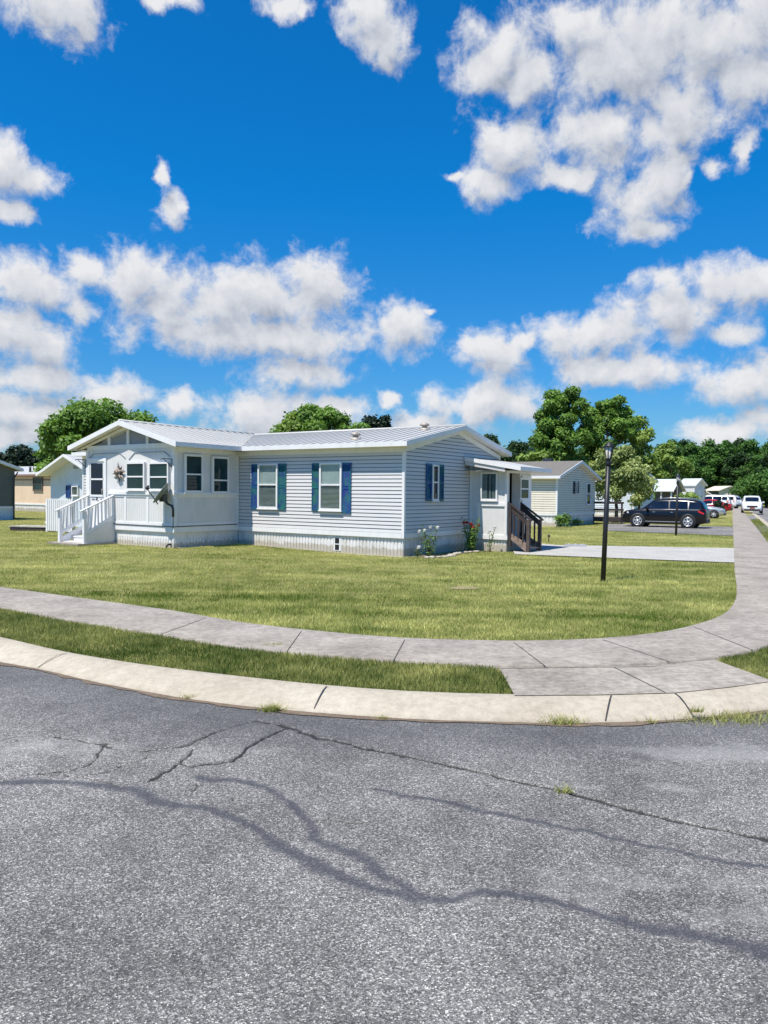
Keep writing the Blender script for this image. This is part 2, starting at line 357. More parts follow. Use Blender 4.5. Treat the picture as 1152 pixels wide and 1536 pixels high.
def density(off, detail):
    q = N(nt, 'ShaderNodeVectorMath', operation='ADD'); nt.links.new(P, q.inputs[0]); q.inputs[1].default_value = off
    wn = N(nt, 'ShaderNodeTexNoise', noise_dimensions='3D', inp={'Scale': 9.0, 'Detail': detail, 'Roughness': .6}); nt.links.new(q.outputs[0], wn.inputs['Vector'])
    ws = N(nt, 'ShaderNodeVectorMath', operation='MULTIPLY_ADD'); nt.links.new(wn.outputs['Color'], ws.inputs[0]); ws.inputs[1].default_value = (.085, .06, 0); 
    q2 = N(nt, 'ShaderNodeVectorMath', operation='ADD'); nt.links.new(q.outputs[0], q2.inputs[0]); q2.inputs[1].default_value = (-.0425, -.03, 0); nt.links.new(q2.outputs[0], ws.inputs[2])
    cur = None
    for (bx, by, rx, ry) in BL:
        a0, e0 = angles(bx, by); a1, _ = angles(bx+rx, by); _, e1 = angles(bx, by-ry)
        sx, sy = 1/max(a1-a0, .004), 1/max(e1-e0, .004)
        t = N(nt, 'ShaderNodeVectorMath', operation='MULTIPLY_ADD'); nt.links.new(ws.outputs[0], t.inputs[0]); t.inputs[1].default_value = (sx, sy, 0); t.inputs[2].default_value = (-a0*sx, -e0*sy, 0)
        ln = N(nt, 'ShaderNodeVectorMath', operation='LENGTH'); nt.links.new(t.outputs[0], ln.inputs[0])
        if cur is None: cur = ln.outputs['Value']
        else: cur = M('SMOOTH_MIN', cur, ln.outputs['Value'], .5)
    f = N(nt, 'ShaderNodeTexNoise', inp={'Scale': 26.0, 'Detail': detail, 'Roughness': .66, 'Distortion': .25}); nt.links.new(q.outputs[0], f.inputs['Vector'])
    vo = N(nt, 'ShaderNodeTexVoronoi', feature='SMOOTH_F1', voronoi_dimensions='2D', inp={'Scale': 24.0, 'Smoothness': .35, 'Detail': 1.5, 'Roughness': .5}); nt.links.new(ws.outputs[0], vo.inputs['Vector'])
    d = M('SUBTRACT', 1.42, cur); d = M('MULTIPLY_ADD', M('SUBTRACT', f.outputs[0], .5), 2.25, d); d = M('MULTIPLY_ADD', M('SUBTRACT', .42, vo.outputs['Distance']), .48, d)
    # clouds beyond the part of the sky the photograph shows
    f2 = N(nt, 'ShaderNodeTexNoise', inp={'Scale': 3.2, 'Detail': 6, 'Roughness': .55}); nt.links.new(q.outputs[0], f2.inputs['Vector'])
    o_ = M('MULTIPLY_ADD', M('SUBTRACT', f2.outputs[0], .64), 5.0, 0.0)
    sel = M('GREATER_THAN', M('ABSOLUTE', az), .62)
    mx = N(nt, 'ShaderNodeMix', data_type='FLOAT'); nt.links.new(sel, mx.inputs[0]); nt.links.new(d, mx.inputs[2]); nt.links.new(o_, mx.inputs[3])
    return mx.outputs[0]
D1 = density((0, 0, 0), 8); D2 = density((-.009, .026, 0), 6)
mk = N(nt, 'ShaderNodeMapRange', interpolation_type='SMOOTHSTEP', inp={1: -.12, 2: .85, 3: 0, 4: .98}); nt.links.new(D1, mk.inputs[0])
lit = M('MULTIPLY_ADD', M('SUBTRACT', D1, D2), .50, .48)
thick = M('MULTIPLY_ADD', D1, -.30, .30)
lit = M('ADD', lit, thick, clamp=True)
CB = 7.6
cr = ramp(nt, lit, [(0.0, (.38*CB, .43*CB, .52*CB)), (.3, (.56*CB, .60*CB, .69*CB)), (.6, (.76*CB, .79*CB, .85*CB)), (1, (.98*CB, .98*CB, CB))])
hs = N(nt, 'ShaderNodeHueSaturation', inp={'Saturation': 1.15, 'Value': 1.0, 'Hue': .497}); nt.links.new(sky.outputs[0], hs.inputs['Color'])
er = ramp(nt, el, [(0.0, (.50, .66, .86)), (.14, (.27, .74, 1.14)), (.36, (.05, .88, 1.42)), (.8, (.05, .90, 1.48))])
tint = mixc(nt, hs.outputs[0], er.outputs[0], 1.0, 'MULTIPLY')
skyc = mixc(nt, tint, cr.outputs[0], mk.outputs[0]); nt.links.new(skyc, bg.inputs[0]); nt.links.new(bg.outputs[0], out.inputs[0])
vs = sc.view_settings; vs.view_transform = 'Standard'; vs.look = 'None'; vs.gamma = 1; vs.exposure = .42
sc.cycles.max_bounces = 6; sc.cycles.transparent_max_bounces = 12; sc.cycles.use_denoising = True
w.cycles.sampling_method = 'MANUAL'; w.cycles.sample_map_resolution = 256

# ------------------------------------------------------------------ ground, road, kerb, walks
ZR = -.09
def resample(pts, step=.25):
    out_ = []; P_ = [Vector((p[0], p[1])) for p in pts]
    def tan(i):
        d = P_[min(i+1, len(P_)-1)]-P_[max(i-1, 0)]; return d.normalized() if d.length > 0 else d
    for i in range(len(P_)-1):
        p1 = P_[i]; p2 = P_[i+1]; L = (p2-p1).length; m1 = tan(i)*L; m2 = tan(i+1)*L; n = max(2, int(L/step))
        for k in range(n):
            t = k/n; out_.append(p1*(2*t**3-3*t*t+1)+m1*(t**3-2*t*t+t)+p2*(3*t*t-2*t**3)+m2*(t**3-t*t))
    out_.append(P_[-1]); return out_
kout = [G(x, y, ZR) for x, y in [(0,994),(56,1004),(152,1026),(260,1046),(321,1055),(391,1063),(469,1070),(602,1079),(726,1084),(868,1086),(953,1084),(1038,1079),(1152,1066)]]
kin = [G(x, y, 0) for x, y in [(0,957),(100,980),(217,999),(347,1015),(490,1030),(613,1039),(772,1044),(896,1043),(1012,1040),(1094,1032),(1152,1024)]]
swo = [G(x, y, 0) for x, y in [(0,913),(108,934),(239,954),(347,972),(500,987),(590,993),(749,1002),(862,1002),(987,998),(1072,989.6),(1152,972)]]
swi = [G(x, y, 0) for x, y in [(0,882),(130,900),(260,918),(373,937),(500,951),(602,959),(698,962.4),(794,963.5),(896,960),(981,952),(1043,939),(1083,924.5),(1100,907.5),(1105,890),(1102,856),(1098,823.6),(1095.5,780)]]
sdir = Vector((.4115, .9114))                      # the side street runs this way
snrm = Vector((sdir.y, -sdir.x))
# carry the curves on outside the picture
def ext_left(c, n=30.0):
    d = (Vector((c[0][0], c[0][1]))-Vector((c[2][0], c[2][1]))).normalized(); p = Vector((c[0][0], c[0][1]))
    return [p+d*n, p+d*n*.5, p+d*6, p+d*2] + [Vector((q[0], q[1])) for q in c]
p_si = Vector((swi[-3][0], swi[-3][1])); p_far = p_si + sdir*185
swi_c = ext_left(swi[:-2])+[p_si+sdir*4, p_si+sdir*30, p_far]
w_walk = 1.12
base_o = p_si + snrm*w_walk
swo_e = [base_o-sdir*3.0, base_o+sdir*4, base_o+sdir*30, p_far+snrm*w_walk]
swo_c = ext_left(swo)+[Vector((swo[-1][0]+.55, swo[-1][1]+.75))]+swo_e
kq = G(1152, 791, 0); kq = Vector((kq.x, kq.y)); kb = kq + sdir*(-12)
kw = .45
kin_c = ext_left(kin)+[Vector((kin[-1][0]+1.6, kin[-1][1]+.9)), Vector((kin[-1][0]+3.2, kin[-1][1]+2.7)), kb-sdir*8, kb, kq, kq+sdir*150]
kout_c = ext_left(kout)+[Vector((kout[-1][0]+1.75, kout[-1][1]+.75)), Vector((kout[-1][0]+3.6, kout[-1][1]+2.6)), kb-sdir*8+snrm*.6, kb+snrm*kw, kq+snrm*kw, kq+snrm*kw+sdir*150]
def arcs(c, n):
    c = resample(c, .3); L = [0]
    for i in range(1, len(c)): L.append(L[-1]+(c[i]-c[i-1]).length)
    return c, L
def ribbon(a, b, prof, name, mat, n=None, skirt=.15, mode='near'):
    """surface between two curves; prof = [(t, z)] across from a to b"""
    A = resample(a, .3); B = resample(b, .3); mb = MB(); rows = []
    for p in A:
        q = min(B, key=lambda t: (t-p).length_squared); rows.append((p, q))
    k = len(prof); vs_ = []
    for p, q in rows:
        for t, z in prof: vs_.append((p.x+(q.x-p.x)*t, p.y+(q.y-p.y)*t, z))
    fs = [(i*k+j, i*k+j+1, (i+1)*k+j+1, (i+1)*k+j) for i in range(len(rows)-1) for j in range(k-1)]
    mb.add(vs_, fs, True); return mb.build(name, mat)
def fix_up(o):
    me = o.data; me.update()
    if sum(p.normal.z for p in me.polygons) < 0: me.flip_normals()
    return o
SW = .02
tag(fix_up(ribbon(swi_c, swo_c, [(0, -.06), (0, SW), (.02, SW+.006), (.98, SW+.006), (1, SW), (1, -.06)], 'sidewalk', 'walk_concrete')), kind='structure')
sidewalk = bpy.data.objects['sidewalk']
tag(fix_up(ribbon(kin_c, kout_c, [(0, -.1), (0, .012), (.03, .018), (.3, .012), (.6, -.018), (.85, -.055), (.98, ZR+.012), (1, ZR-.05)], 'kerb', 'kerb_concrete')), kind='structure')
kerb = bpy.data.objects['kerb']
def strip(pts, wd, z, mb=None, jag=0.0, zf=None):
    mb = mb or MB(); pts = resample(pts, .12) if len(pts) > 2 else [Vector((p[0], p[1])) for p in pts]
    vs_ = []
    for i, p in enumerate(pts):
        t = (pts[min(i+1, len(pts)-1)]-pts[max(i-1, 0)]).normalized(); n_ = Vector((-t.y, t.x)); h = wd/2*(1+random.uniform(-jag, jag))
        for s_ in (-1, 1):
            q = p+n_*h*s_; vs_.append((q.x, q.y, zf(q) if zf else z))
    mb.add(vs_, [(2*i, 2*i+1, 2*i+3, 2*i+2) for i in range(len(pts)-1)]); return mb
def joint(a, b, z, parent, wd=.010):
    p, q = G(*a, z), G(*b, z); o = fix_up(strip([p, q], wd, z+.003).build('joint', 'joint_dark', parent)); return o
for a, b in (((236,953.5),(308,927.5)),((590,992),(607,960)),((771,964),(821,1002)),((905,960),(1012,995.5)),((1040,940),(1130,976)),((430,978),(452,947))): joint(a, b, SW+.006, sidewalk)
for k in range(1, 40):
    p = p_si+sdir*(k*1.55-2.5); q = p+snrm*w_walk; fix_up(strip([p, q], .016, SW+.009).build('joint', 'joint_dark', sidewalk))
def kerb_joint(a, b):
    p, q = G(*a, .018), G(*b, ZR); mb = MB(); n_ = Vector((-(q-p).y, (q-p).x, 0)).normalized()*.005
    prof = [(.0, .018), (.3, .012), (.6, -.018), (.85, -.055), (.98, ZR+.012)]
    vs_ = []
    for t, z in prof:
        c = p.lerp(q, t); vs_ += [(c.x-n_.x, c.y-n_.y, z+.005), (c.x+n_.x, c.y+n_.y, z+.005)]
    mb.add(vs_, [(2*i, 2*i+1, 2*i+3, 2*i+2) for i in range(4)]); fix_up(mb.build('joint', 'joint_dark', kerb))
kerb_joint((100,980),(56,1004)); kerb_joint((490,1030),(470,1069)); kerb_joint((1012,1040),(1040,1078)); kerb_joint((917,1043),(908,1085))
# big sheets
mb = MB(); mb.add([(-1500, -300, -.17), (1500, -300, -.17), (1500, 2500, -.17), (-1500, 2500, -.17)], [(0, 1, 2, 3)]); tag(mb.build('ground', 'turf_far'), kind='structure')
mb = MB(); mb.add([(-60, -40, ZR-.026), (160, -40, ZR-.026), (160, 260, ZR-.026), (-60, 260, ZR-.026)], [(0, 1, 2, 3)]); tag(mb.build('road', 'asphalt'), kind='structure')
def poly_sheet(pts, z, name, mat, **kw):
    import bmesh
    bm = bmesh.new(); f = bm.faces.new([bm.verts.new((p[0], p[1], z)) for p in pts]); bmesh.ops.triangulate(bm, faces=[f])
    me = bpy.data.meshes.new(name); bm.to_mesh(me); bm.free(); me.materials.append(MAT[mat])
    o = bpy.data.objects.new(name, me); col.objects.link(o); fix_up(o); return tag(o, **kw)
kr = resample(kin_c, .3)
poly_sheet([(-400, kr[0].y)]+[(p.x, p.y) for p in kr]+[(kr[-1].x, 240), (-400, 240)], -.012, 'lawn', 'turf', kind='structure')
fk = [kq+snrm*9.5-sdir*60, kq+snrm*9.5+sdir*58, kq+snrm*4+sdir*95, kq-snrm*14+sdir*108]
poly_sheet([(p.x, p.y) for p in fk]+[(60, 300), (400, 300), (400, -10)], 0.0, 'far_verge', 'turf_far', kind='structure')
# apron of the kerb ramp
ap = [G(x, y, .02) for x, y in [(749,1002),(772,1043.5),(896,1042.5),(1012,1039.5),(1094,1031),(1152,1023),(1152,1019),(1072,990),(987,998),(862,1001.5)]]
mb = MB(); 
poly_sheet([(p.x, p.y) for p in ap], .0225, 'ramp', 'apron_concrete', kind='structure')
ramp_o = bpy.data.objects['ramp']; joint((921,1001),(998,1039), .023, ramp_o); joint((751,1003),(985,1000), .023, ramp_o, .01)
# driveways
dw = [G(772,832), G(1106,844.8), G(1103,823), G(834,818), G(800,815), G(765,818)]
poly_sheet([(p.x, p.y) for p in dw], .016, 'driveway', 'drive_concrete', kind='structure')
dw2 = [G(905,796), G(1101,804), G(1099,790.5), G(905,785)]
poly_sheet([(p.x, p.y) for p in dw2], .012, 'neighbour_driveway', 'asphalt', kind='structure')
poly_sheet([(p.x, p.y) for p in (G(1117,779), G(1136,779), G(1131,773), G(1113,773))], .008, 'driveway_apron', 'asphalt', kind='structure')
poly_sheet([(p.x, p.y) for p in (G(1133,798), G(1170,800), G(1160,788), G(1124,788))], .008, 'driveway_apron', 'asphalt', kind='structure')
# gentle rise of the lawn towards the house
def hz(x, y):
    a = np.clip(-np.asarray(x, float)/5, 0, 1); b = np.clip((np.asarray(y, float)-13)/7, 0, 1)
    return .085*(a*a*(3-2*a))*(b*b*(3-2*b))
xs = np.arange(-60, 1.01, .5); ys = np.arange(12.5, 90, .5); mb = MB()
XX, YY = np.meshgrid(xs, ys); ZZ = hz(XX, YY)-.004
vs_ = list(zip(XX.ravel().tolist(), YY.ravel().tolist(), ZZ.ravel().tolist())); nx = len(xs)
mb.add(vs_, [(j*nx+i, j*nx+i+1, (j+1)*nx+i+1, (j+1)*nx+i) for j in range(len(ys)-1) for i in range(nx-1)], True)
tag(mb.build('lawn_rise', 'turf'), kind='structure')

# near road with its cracks and stains as surface wear
cell = .0125; xs = np.arange(-4.6, 5.4, cell); ys = np.arange(1.2, 8.9, cell); XX, YY = np.meshgrid(xs, ys)
def dist_poly(pts):
    D = np.full(XX.shape, 9.0); jx = (vnoise(XX, YY, 9, 3)-.5)*.05+(vnoise(XX, YY, 30, 5)-.5)*.025; jy = (vnoise(XX, YY, 9, 4)-.5)*.05+(vnoise(XX, YY, 30, 6)-.5)*.025
    A, B = XX+jx, YY+jy
    for i in range(len(pts)-1):
        a, b = pts[i], pts[i+1]; dx, dy = b[0]-a[0], b[1]-a[1]; L2 = dx*dx+dy*dy+1e-9
        x0, x1 = sorted((a[0], b[0])); y0, y1 = sorted((a[1], b[1]))
        i0, i1 = np.searchsorted(xs, x0-.4), np.searchsorted(xs, x1+.4); j0, j1 = np.searchsorted(ys, y0-.4), np.searchsorted(ys, y1+.4)
        sl_ = (slice(j0, j1), slice(i0, i1)); X_, Y_ = A[sl_], B[sl_]
        t = np.clip(((X_-a[0])*dx+(Y_-a[1])*dy)/L2, 0, 1); d_ = np.hypot(X_-a[0]-t*dx, Y_-a[1]-t*dy); D[sl_] = np.minimum(D[sl_], d_)
    return D
def gp(l): return [(lambda g: (g.x, g.y))(G(x, y, ZR)) for x, y in l]
def catm(l): return [(p.x, p.y) for p in resample(gp(l), .1)]
cracks = [([(417,1088),(500,1111),(602,1132),(749,1166),(845,1186),(953,1214),(1066,1242),(1200,1270)], .013),
 ([(385,1080),(323,1099),(281,1117),(208,1125),(156,1118),(78,1105)], .008), ([(385,1080),(417,1088)], .012), ([(427,1094),(385,1112),(344,1141),(292,1150)], .011),
 ([(286,1123),(271,1144),(240,1159),(219,1172)], .008), ([(156,1115),(141,1141),(104,1157),(26,1164),(-20,1178)], .007), ([(229,1130),(172,1154),(125,1162)], .005), ([(302,1170),(290,1186)], .0028), ([(346,1195),(350,1204)], .0035),
 ([(480,1231),(520,1232),(550,1234)], .004), ([(272,1144),(290,1149)], .006), ([(26,1164),(125,1164),(190,1180)], .005)]
stains = [([(-20,1172),(104,1174),(193,1184),(234,1203),(292,1211),(365,1232),(406,1253),(443,1284),(500,1310),(562,1334),(600,1342),(624,1349),(681,1346),(738,1340),(806,1344),(896,1372),(987,1390),(1066,1409),(1180,1435)], .055),
 ([(302,1167),(375,1175),(417,1188),(437,1212),(479,1248),(469,1261),(521,1276),(562,1300),(600,1326),(630,1346)], .05), ([(562,1184),(704,1211),(840,1240),(930,1259),(1009,1276),(1180,1305)], .033), ([(427,1094),(385,1112),(344,1141),(292,1150)], .03)]
CK = np.zeros(XX.shape); DK = np.zeros(XX.shape)
for l, wd in cracks: CK = np.maximum(CK, np.clip(1.7-dist_poly(catm(l))/(wd*1.25), 0, 1))
for l, wd in stains:
    wv = wd*(.55+.9*vnoise(XX, YY, 1.7, 8)); DK = np.maximum(DK, np.clip(1.25-dist_poly(catm(l))/wv, 0, 1))
PL = np.zeros(XX.shape)
for (px, py, rx, ry, a) in ((1090,1130,.9,.22,1.0),(1010,1180,.9,.14,.5),(70,1120,1.2,.3,.7),(930,1330,1.0,.25,.5),(640,1160,.8,.1,.45),(1120,1370,.6,.2,.6),(420,1125,.5,.1,.5)):
    g = G(px, py, ZR); PL = np.maximum(PL, a*np.exp(-((XX-g.x)/rx)**2-((YY-g.y)/ry)**2))
ko = np.array([(p.x, p.y) for p in resample(kout_c, .3)]); kd = np.full(XX.shape, 9.0)
for p in ko[::1]:
    if abs(p[0]) < 8 and p[1] < 12: kd = np.minimum(kd, np.hypot(XX-p[0], YY-p[1]))
FR = np.clip(1.2-kd/(.75+.7*vnoise(XX, YY, .9, 2)), 0, 1)
ZZ = ZR - .014*np.clip(CK*1.3-.3, 0, 1) + .004*(vnoise(XX, YY, 1.2, 1)-.5) + .0022*(vnoise(XX, YY, 40, 1)-.5)
me = bpy.data.meshes.new('road_near'); nx, ny = len(xs), len(ys)
me.vertices.add(nx*ny); me.vertices.foreach_set('co', np.stack([XX, YY, ZZ], -1).reshape(-1).astype(np.float32))
ii, jj = np.meshgrid(np.arange(nx-1), np.arange(ny-1)); b0 = (jj*nx+ii).ravel(); q = np.stack([b0, b0+1, b0+nx+1, b0+nx], -1).astype(np.int32)
me.loops.add(q.size); me.loops.foreach_set('vertex_index', q.ravel()); me.polygons.add(len(q)); me.polygons.foreach_set('loop_start', np.arange(0, q.size, 4, dtype=np.int32))
for nm, arr in (('crack', CK), ('dark', DK), ('pale', PL), ('fresh', FR)):
    a = me.attributes.new(nm, 'FLOAT', 'POINT'); a.data.foreach_set('value', arr.ravel().astype(np.float32))
me.materials.append(MAT['asphalt_near']); me.update(); me.validate()
o = bpy.data.objects.new('road_near', me); col.objects.link(o); tag(o, kind='structure')
# silt lying in the gutter
mb = strip([Vector((p.x, p.y)) for p in resample(kout_c, .5) if p.y < 14 and abs(p.x) < 9], .11, ZR+.006, jag=.55); tag(fix_up(mb.build('dirt', 'soil')), kind='stuff', label='brown silt lying along the gutter edge')
# worn bare patch in the lawn
g = G(697, 882); patch = g.copy(); mb = MB(); k = 26; mb.add([(g.x, g.y, .01)]+[(g.x+.30*math.cos(t)*(.7+.7*random.random()), g.y+.20*math.sin(t)*(.7+.7*random.random()), .003) for t in [2*math.pi*i/k for i in range(k)]], [(0, i+1, (i+1) % k+1) for i in range(k)]); tag(mb.build('soil', 'dry_soil'), kind='stuff', label='bare dry soil patch in the lawn')

# ------------------------------------------------------------------ grass
def grass(poly, dens, h, wd, name, mat, seed, zf=None, tint_fn=None, far=1.0, z0=0.0, holes=(), drop=None):
    r = np.random.default_rng(seed); x0, x1 = min(p[0] for p in poly), max(p[0] for p in poly); y0, y1 = min(p[1] for p in poly), max(p[1] for p in poly)
    n = int((x1-x0)*(y1-y0)*dens); x = r.uniform(x0, x1, n); y = r.uniform(y0, y1, n)
    x = x+(vnoise(x, y, 2.5, 6)-.5)*.16; y = y+(vnoise(x, y, 2.5, 7)-.5)*.16
    k = inside(poly, x, y) & (np.abs(x/np.maximum(y, .1)) < .6)
    if drop is not None: k &= (r.random(n) < drop(x, y))
    for hl in holes: k &= ~inside(hl, x, y)
    x, y = x[k], y[k]; n = len(x)
    z = (hz(x, y) if zf else 0)+z0
    hh = h*(.45+.9*r.random(n))*(.6+.8*vnoise(x, y, 1.3, 9)); an = r.uniform(0, 2*math.pi, n); lean = r.uniform(.1, .95, n)*hh; la = r.uniform(0, 2*math.pi, n)
    ww = wd*(.6+.8*r.random(n))*far
    V = np.zeros((n, 3, 3)); V[:, 0] = np.stack([x-ww*np.cos(an), y-ww*np.sin(an), z-.01+0*x], -1); V[:, 1] = np.stack([x+ww*np.cos(an), y+ww*np.sin(an), z-.01+0*x], -1)
    V[:, 2] = np.stack([x+lean*np.cos(la), y+lean*np.sin(la), z+hh], -1)
    t = tint_fn(x, y, r) if tint_fn else r.random(n)
    return np_mesh(name, V, 3, mat, tint=np.clip(t, 0, 1))
def lawn_tint(x, y, r):
    return .04+.38*r.random(len(x))+.42*vnoise(x, y, .5, 1)+.55*(vnoise(x*.5+y*.3, y*2.6, .9, 2)-.42)+.50*(vnoise(x, y, 3.5, 3)-.5)
def strip_tint(x, y, r):
    return -.02+.45*r.random(len(x))+.5*vnoise(x, y, 1.6, 4)+.45*(vnoise(x, y, 6, 5)-.5)
si = [p for p in resample(swi_c, .3)]; so_ = resample(swo_c, .3)
lim = [p for p in si if p.y < 60]
house_fp = []
drive_poly = [(p.x, p.y) for p in dw]
near_poly = [(p.x, p.y) for p in lim if p.y < 19 or p.x > 5] ; near_poly = [(p.x, p.y) for p in lim]+[(-30, 60), (-30, lim[0].y)]
yc = lambda a, b, poly: poly
def band(y0, y1): return lambda x, y: ((y >= y0) & (y < y1)).astype(float)
def dfall(x, y): return np.clip((9.5/np.maximum(y, 1))**1.7, .04, 1)
class FarW:
    pass
def grass_call():
    lawn_poly = [(p.x, p.y) for p in lim]+[(-30, 60), (-30, lim[0].y)]
    foot = [HL(-10.0, -2.5), HL(0, -2.5), HL(0, 0), HL(1.23, 3.5), HL(1.23, 8), HL(-14, 8), HL(-14, 0), HL(-10, 0)]
    foot = [HL(-9.75, -2.45), HL(-5.85, -2.45), HL(-5.85, 0), HL(0, 0), HL(0, 3.5), HL(1.23, 3.5), HL(1.23, 6), HL(-14, 6), HL(-14, 0), HL(-9.75, 0)]
    f2 = [(p.x, p.y) for p in foot]
    dhole = drive_poly; d2 = [(p.x, p.y) for p in dw2]
    a = grass(lawn_poly, 2900, .034, .0050, 'lawn_grass', 'blade_lawn', 5, zf=True, tint_fn=lawn_tint, holes=(f2, dhole, d2, [(patch.x+.27*math.cos(t), patch.y+.17*math.sin(t)) for t in [k*.5 for k in range(12)]]), drop=dfall)
    # widen the blades that stand far away so that they still read as tufts
    tag(a, 'mown yellow green grass of the front lawn', kind='stuff')
    st = [p for p in so_ if p.y < 13.5 and p.x < 2.6]
    stp = [(p.x, p.y) for p in st if p.x < G(749, 1003).x]
    kk = [(p.x, p.y) for p in resample(kin_c, .3) if p.x < G(772, 1044).x and p.x > -12]
    poly = [p for p in stp if p[0] > -12]+[(G(749, 1003).x, G(749, 1003).y), (G(770, 1043).x, G(770, 1043).y)]+kk[::-1]
    b = grass(poly, 6200, .035, .0042, 'verge_grass', 'blade_strip', 6, tint_fn=strip_tint); tag(b, 'deep green grass strip between sidewalk and kerb', kind='stuff')
    w1 = [(lambda q: (q.x, q.y))(G(x, y)) for x, y in [(1074,989),(1150,972),(1240,952),(1300,1010),(1152,1022),(1108,1004)]]
    c = grass(w1, 6200, .035, .0042, 'verge_grass', 'blade_strip', 8, tint_fn=strip_tint); tag(c, 'dark green grass corner to the right of the kerb ramp', kind='stuff')
    e = [p_si+snrm*(w_walk+.02)+sdir*2, p_si+snrm*(w_walk+.02)+sdir*40, kq+sdir*16, kb-sdir*8]
    d = grass([(p.x, p.y) for p in e], 420, .05, .012, 'verge_grass', 'blade_strip', 9, tint_fn=strip_tint); tag(d, 'grass strip between far sidewalk and side street', kind='stuff')

# ------------------------------------------------------------------ frame of the lots
YAW = math.atan2(-.562, .827)
CA, SA = math.cos(YAW), math.sin(YAW)
C0 = G(605, 836)
def W2(o, x, y, z=0): return Vector((o.x+x*CA-y*SA, o.y+x*SA+y*CA, o.z+z))
def HL(x, y, z=0): return W2(C0, x, y, z)
def hit(px, py, o=None, n=(0, -1, 0), p0=(0, 0, 0)):
    """place on a plane (given in a building's own axes) that is seen at px, py"""
    o = o or C0; d = ray(px, py); dl = Vector((d.x*CA+d.y*SA, -d.x*SA+d.y*CA, d.z)); e = EYEV-o; el_ = Vector((e.x*CA+e.y*SA, -e.x*SA+e.y*CA, e.z))
    n = Vector(n); t = (Vector(p0)-el_).dot(n)/dl.dot(n); return el_+dl*t
def laps(mb, axis, c, u0, u1, z0, z1, pitch=.10, lip=.018, top=None, gap=.017):
    """lap siding on the face axis ('y': faces -y at y=c, 'x': faces +x at x=c) with an open gap under every board; the dark core behind stands in for lap shade"""
    z = z0
    while z < z1-1e-4:
        zt = min(z+pitch, z1); zb = z+gap
        a0, b0, a1, b1 = u0, u1, u0, u1
        if zb >= zt: break
        if top:
            a0, b0 = top(z); a1, b1 = top(zt)
            if b0 <= a0: break
            if b1 <= a1: a1 = b1 = (a1+b1)/2
        s = lip
        if axis == 'y': q = [(a0, c-s, zb), (b0, c-s, zb), (b1, c-.004, zt), (a1, c-.004, zt)]; l = [(a0, c-.001, zb+.004), (b0, c-.001, zb+.004), (b0, c-s, zb), (a0, c-s, zb)]
        else: q = [(c+s, a0, zb), (c+s, b0, zb), (c+.004, b1, zt), (c+.004, a1, zt)]; l = [(c+.001, a0, zb+.004), (c+.001, b0, zb+.004), (c+s, b0, zb), (c+s, a0, zb)]
        mb.add(q, [(0, 1, 2, 3)]); mb.add(l, [(0, 1, 2, 3)]); z = zt
def ribs(mb, axis, c, u0, u1, z0, z1, pitch=.11, d=.014, duty=.62):
    u = u0; 
    while u < u1:
        v = min(u+pitch*duty, u1)
        if axis == 'y': mb.box((u, c-d, z0), (v, c-.0005, z1))
        else: mb.box((c+.0005, u, z0), (c+d, v, z1))
        u += pitch
def bx(mb, axis, c, u0, u1, z0, z1, d0, d1):
    """box on a face: from d0 to d1 outwards of the face"""
    if axis == 'y': mb.box((u0, c-d1, z0), (u1, c-d0, z1))
    elif axis == '-y': mb.box((u0, c+d0, z0), (u1, c+d1, z1))
    else: mb.box((c+d0, u0, z0), (c+d1, u1, z1))
    return mb
def window(parent, axis, c, u0, u1, z0, z1, zm=None, fw=.05, pane='pane_dark', frame='trim', blind=False, depth=.05, curtain=False, label=None):
    a = MB(); d0 = .032
    bx(a, axis, c, u0, u0+fw, z0, z1, d0-.016, d0+depth); bx(a, axis, c, u1-fw, u1, z0, z1, d0-.016, d0+depth)
    bx(a, axis, c, u0+fw, u1-fw, z1-fw, z1, d0-.014, d0+depth-.003); bx(a, axis, c, u0+fw, u1-fw, z0, z0+fw, d0-.014, d0+depth-.003)
    f = a.build('window', frame, parent, label)
    if zm: s = MB(); bx(s, axis, c, u0+fw, u1-fw, zm-.02, zm+.02, d0+.004, d0+depth-.012); s.build('sash_rail', frame, f)
    p = MB(); clear = blind or curtain
    bx(p, axis, c, u0+fw, u1-fw, z0+fw, z1-fw, d0+.018, d0+.023); p.build('pane', 'pane_clear' if clear else pane, f)
    if clear:
        b = MB(); bx(b, axis, c, u0+fw, u1-fw, z0+fw, z1-fw, d0-.012, d0-.008); b.build('backing', 'dim_room', f)
    if blind:
        b = MB(); z = z0+fw+.01; half = zm or z1
        while z < z1-fw-.005:
            bx(b, axis, c, u0+fw+.005, u1-fw-.005, z, z+(.012 if z < half else .026), d0-.002, d0+.006); z += (.034 if z < half else .029)
        b.build('blind', 'blind', f)
    if curtain:
        b = MB(); n = 14; du = (u1-u0-2*fw)/n
        for i in range(n):
            if i in (5, 6, 9): continue
            bx(b, axis, c, u0+fw+du*i, u0+fw+du*(i+.8), z0+fw, z1-fw, d0-.004, d0+.002+.006*(i % 2))
        b.build('curtain', 'curtain', f)
    sl_ = MB(); bx(sl_, axis, c, u0-.02, u1+.02, z0-.03, z0-.001, .02, d0+depth+.012); sl_.build('sill', frame, f)
    return f
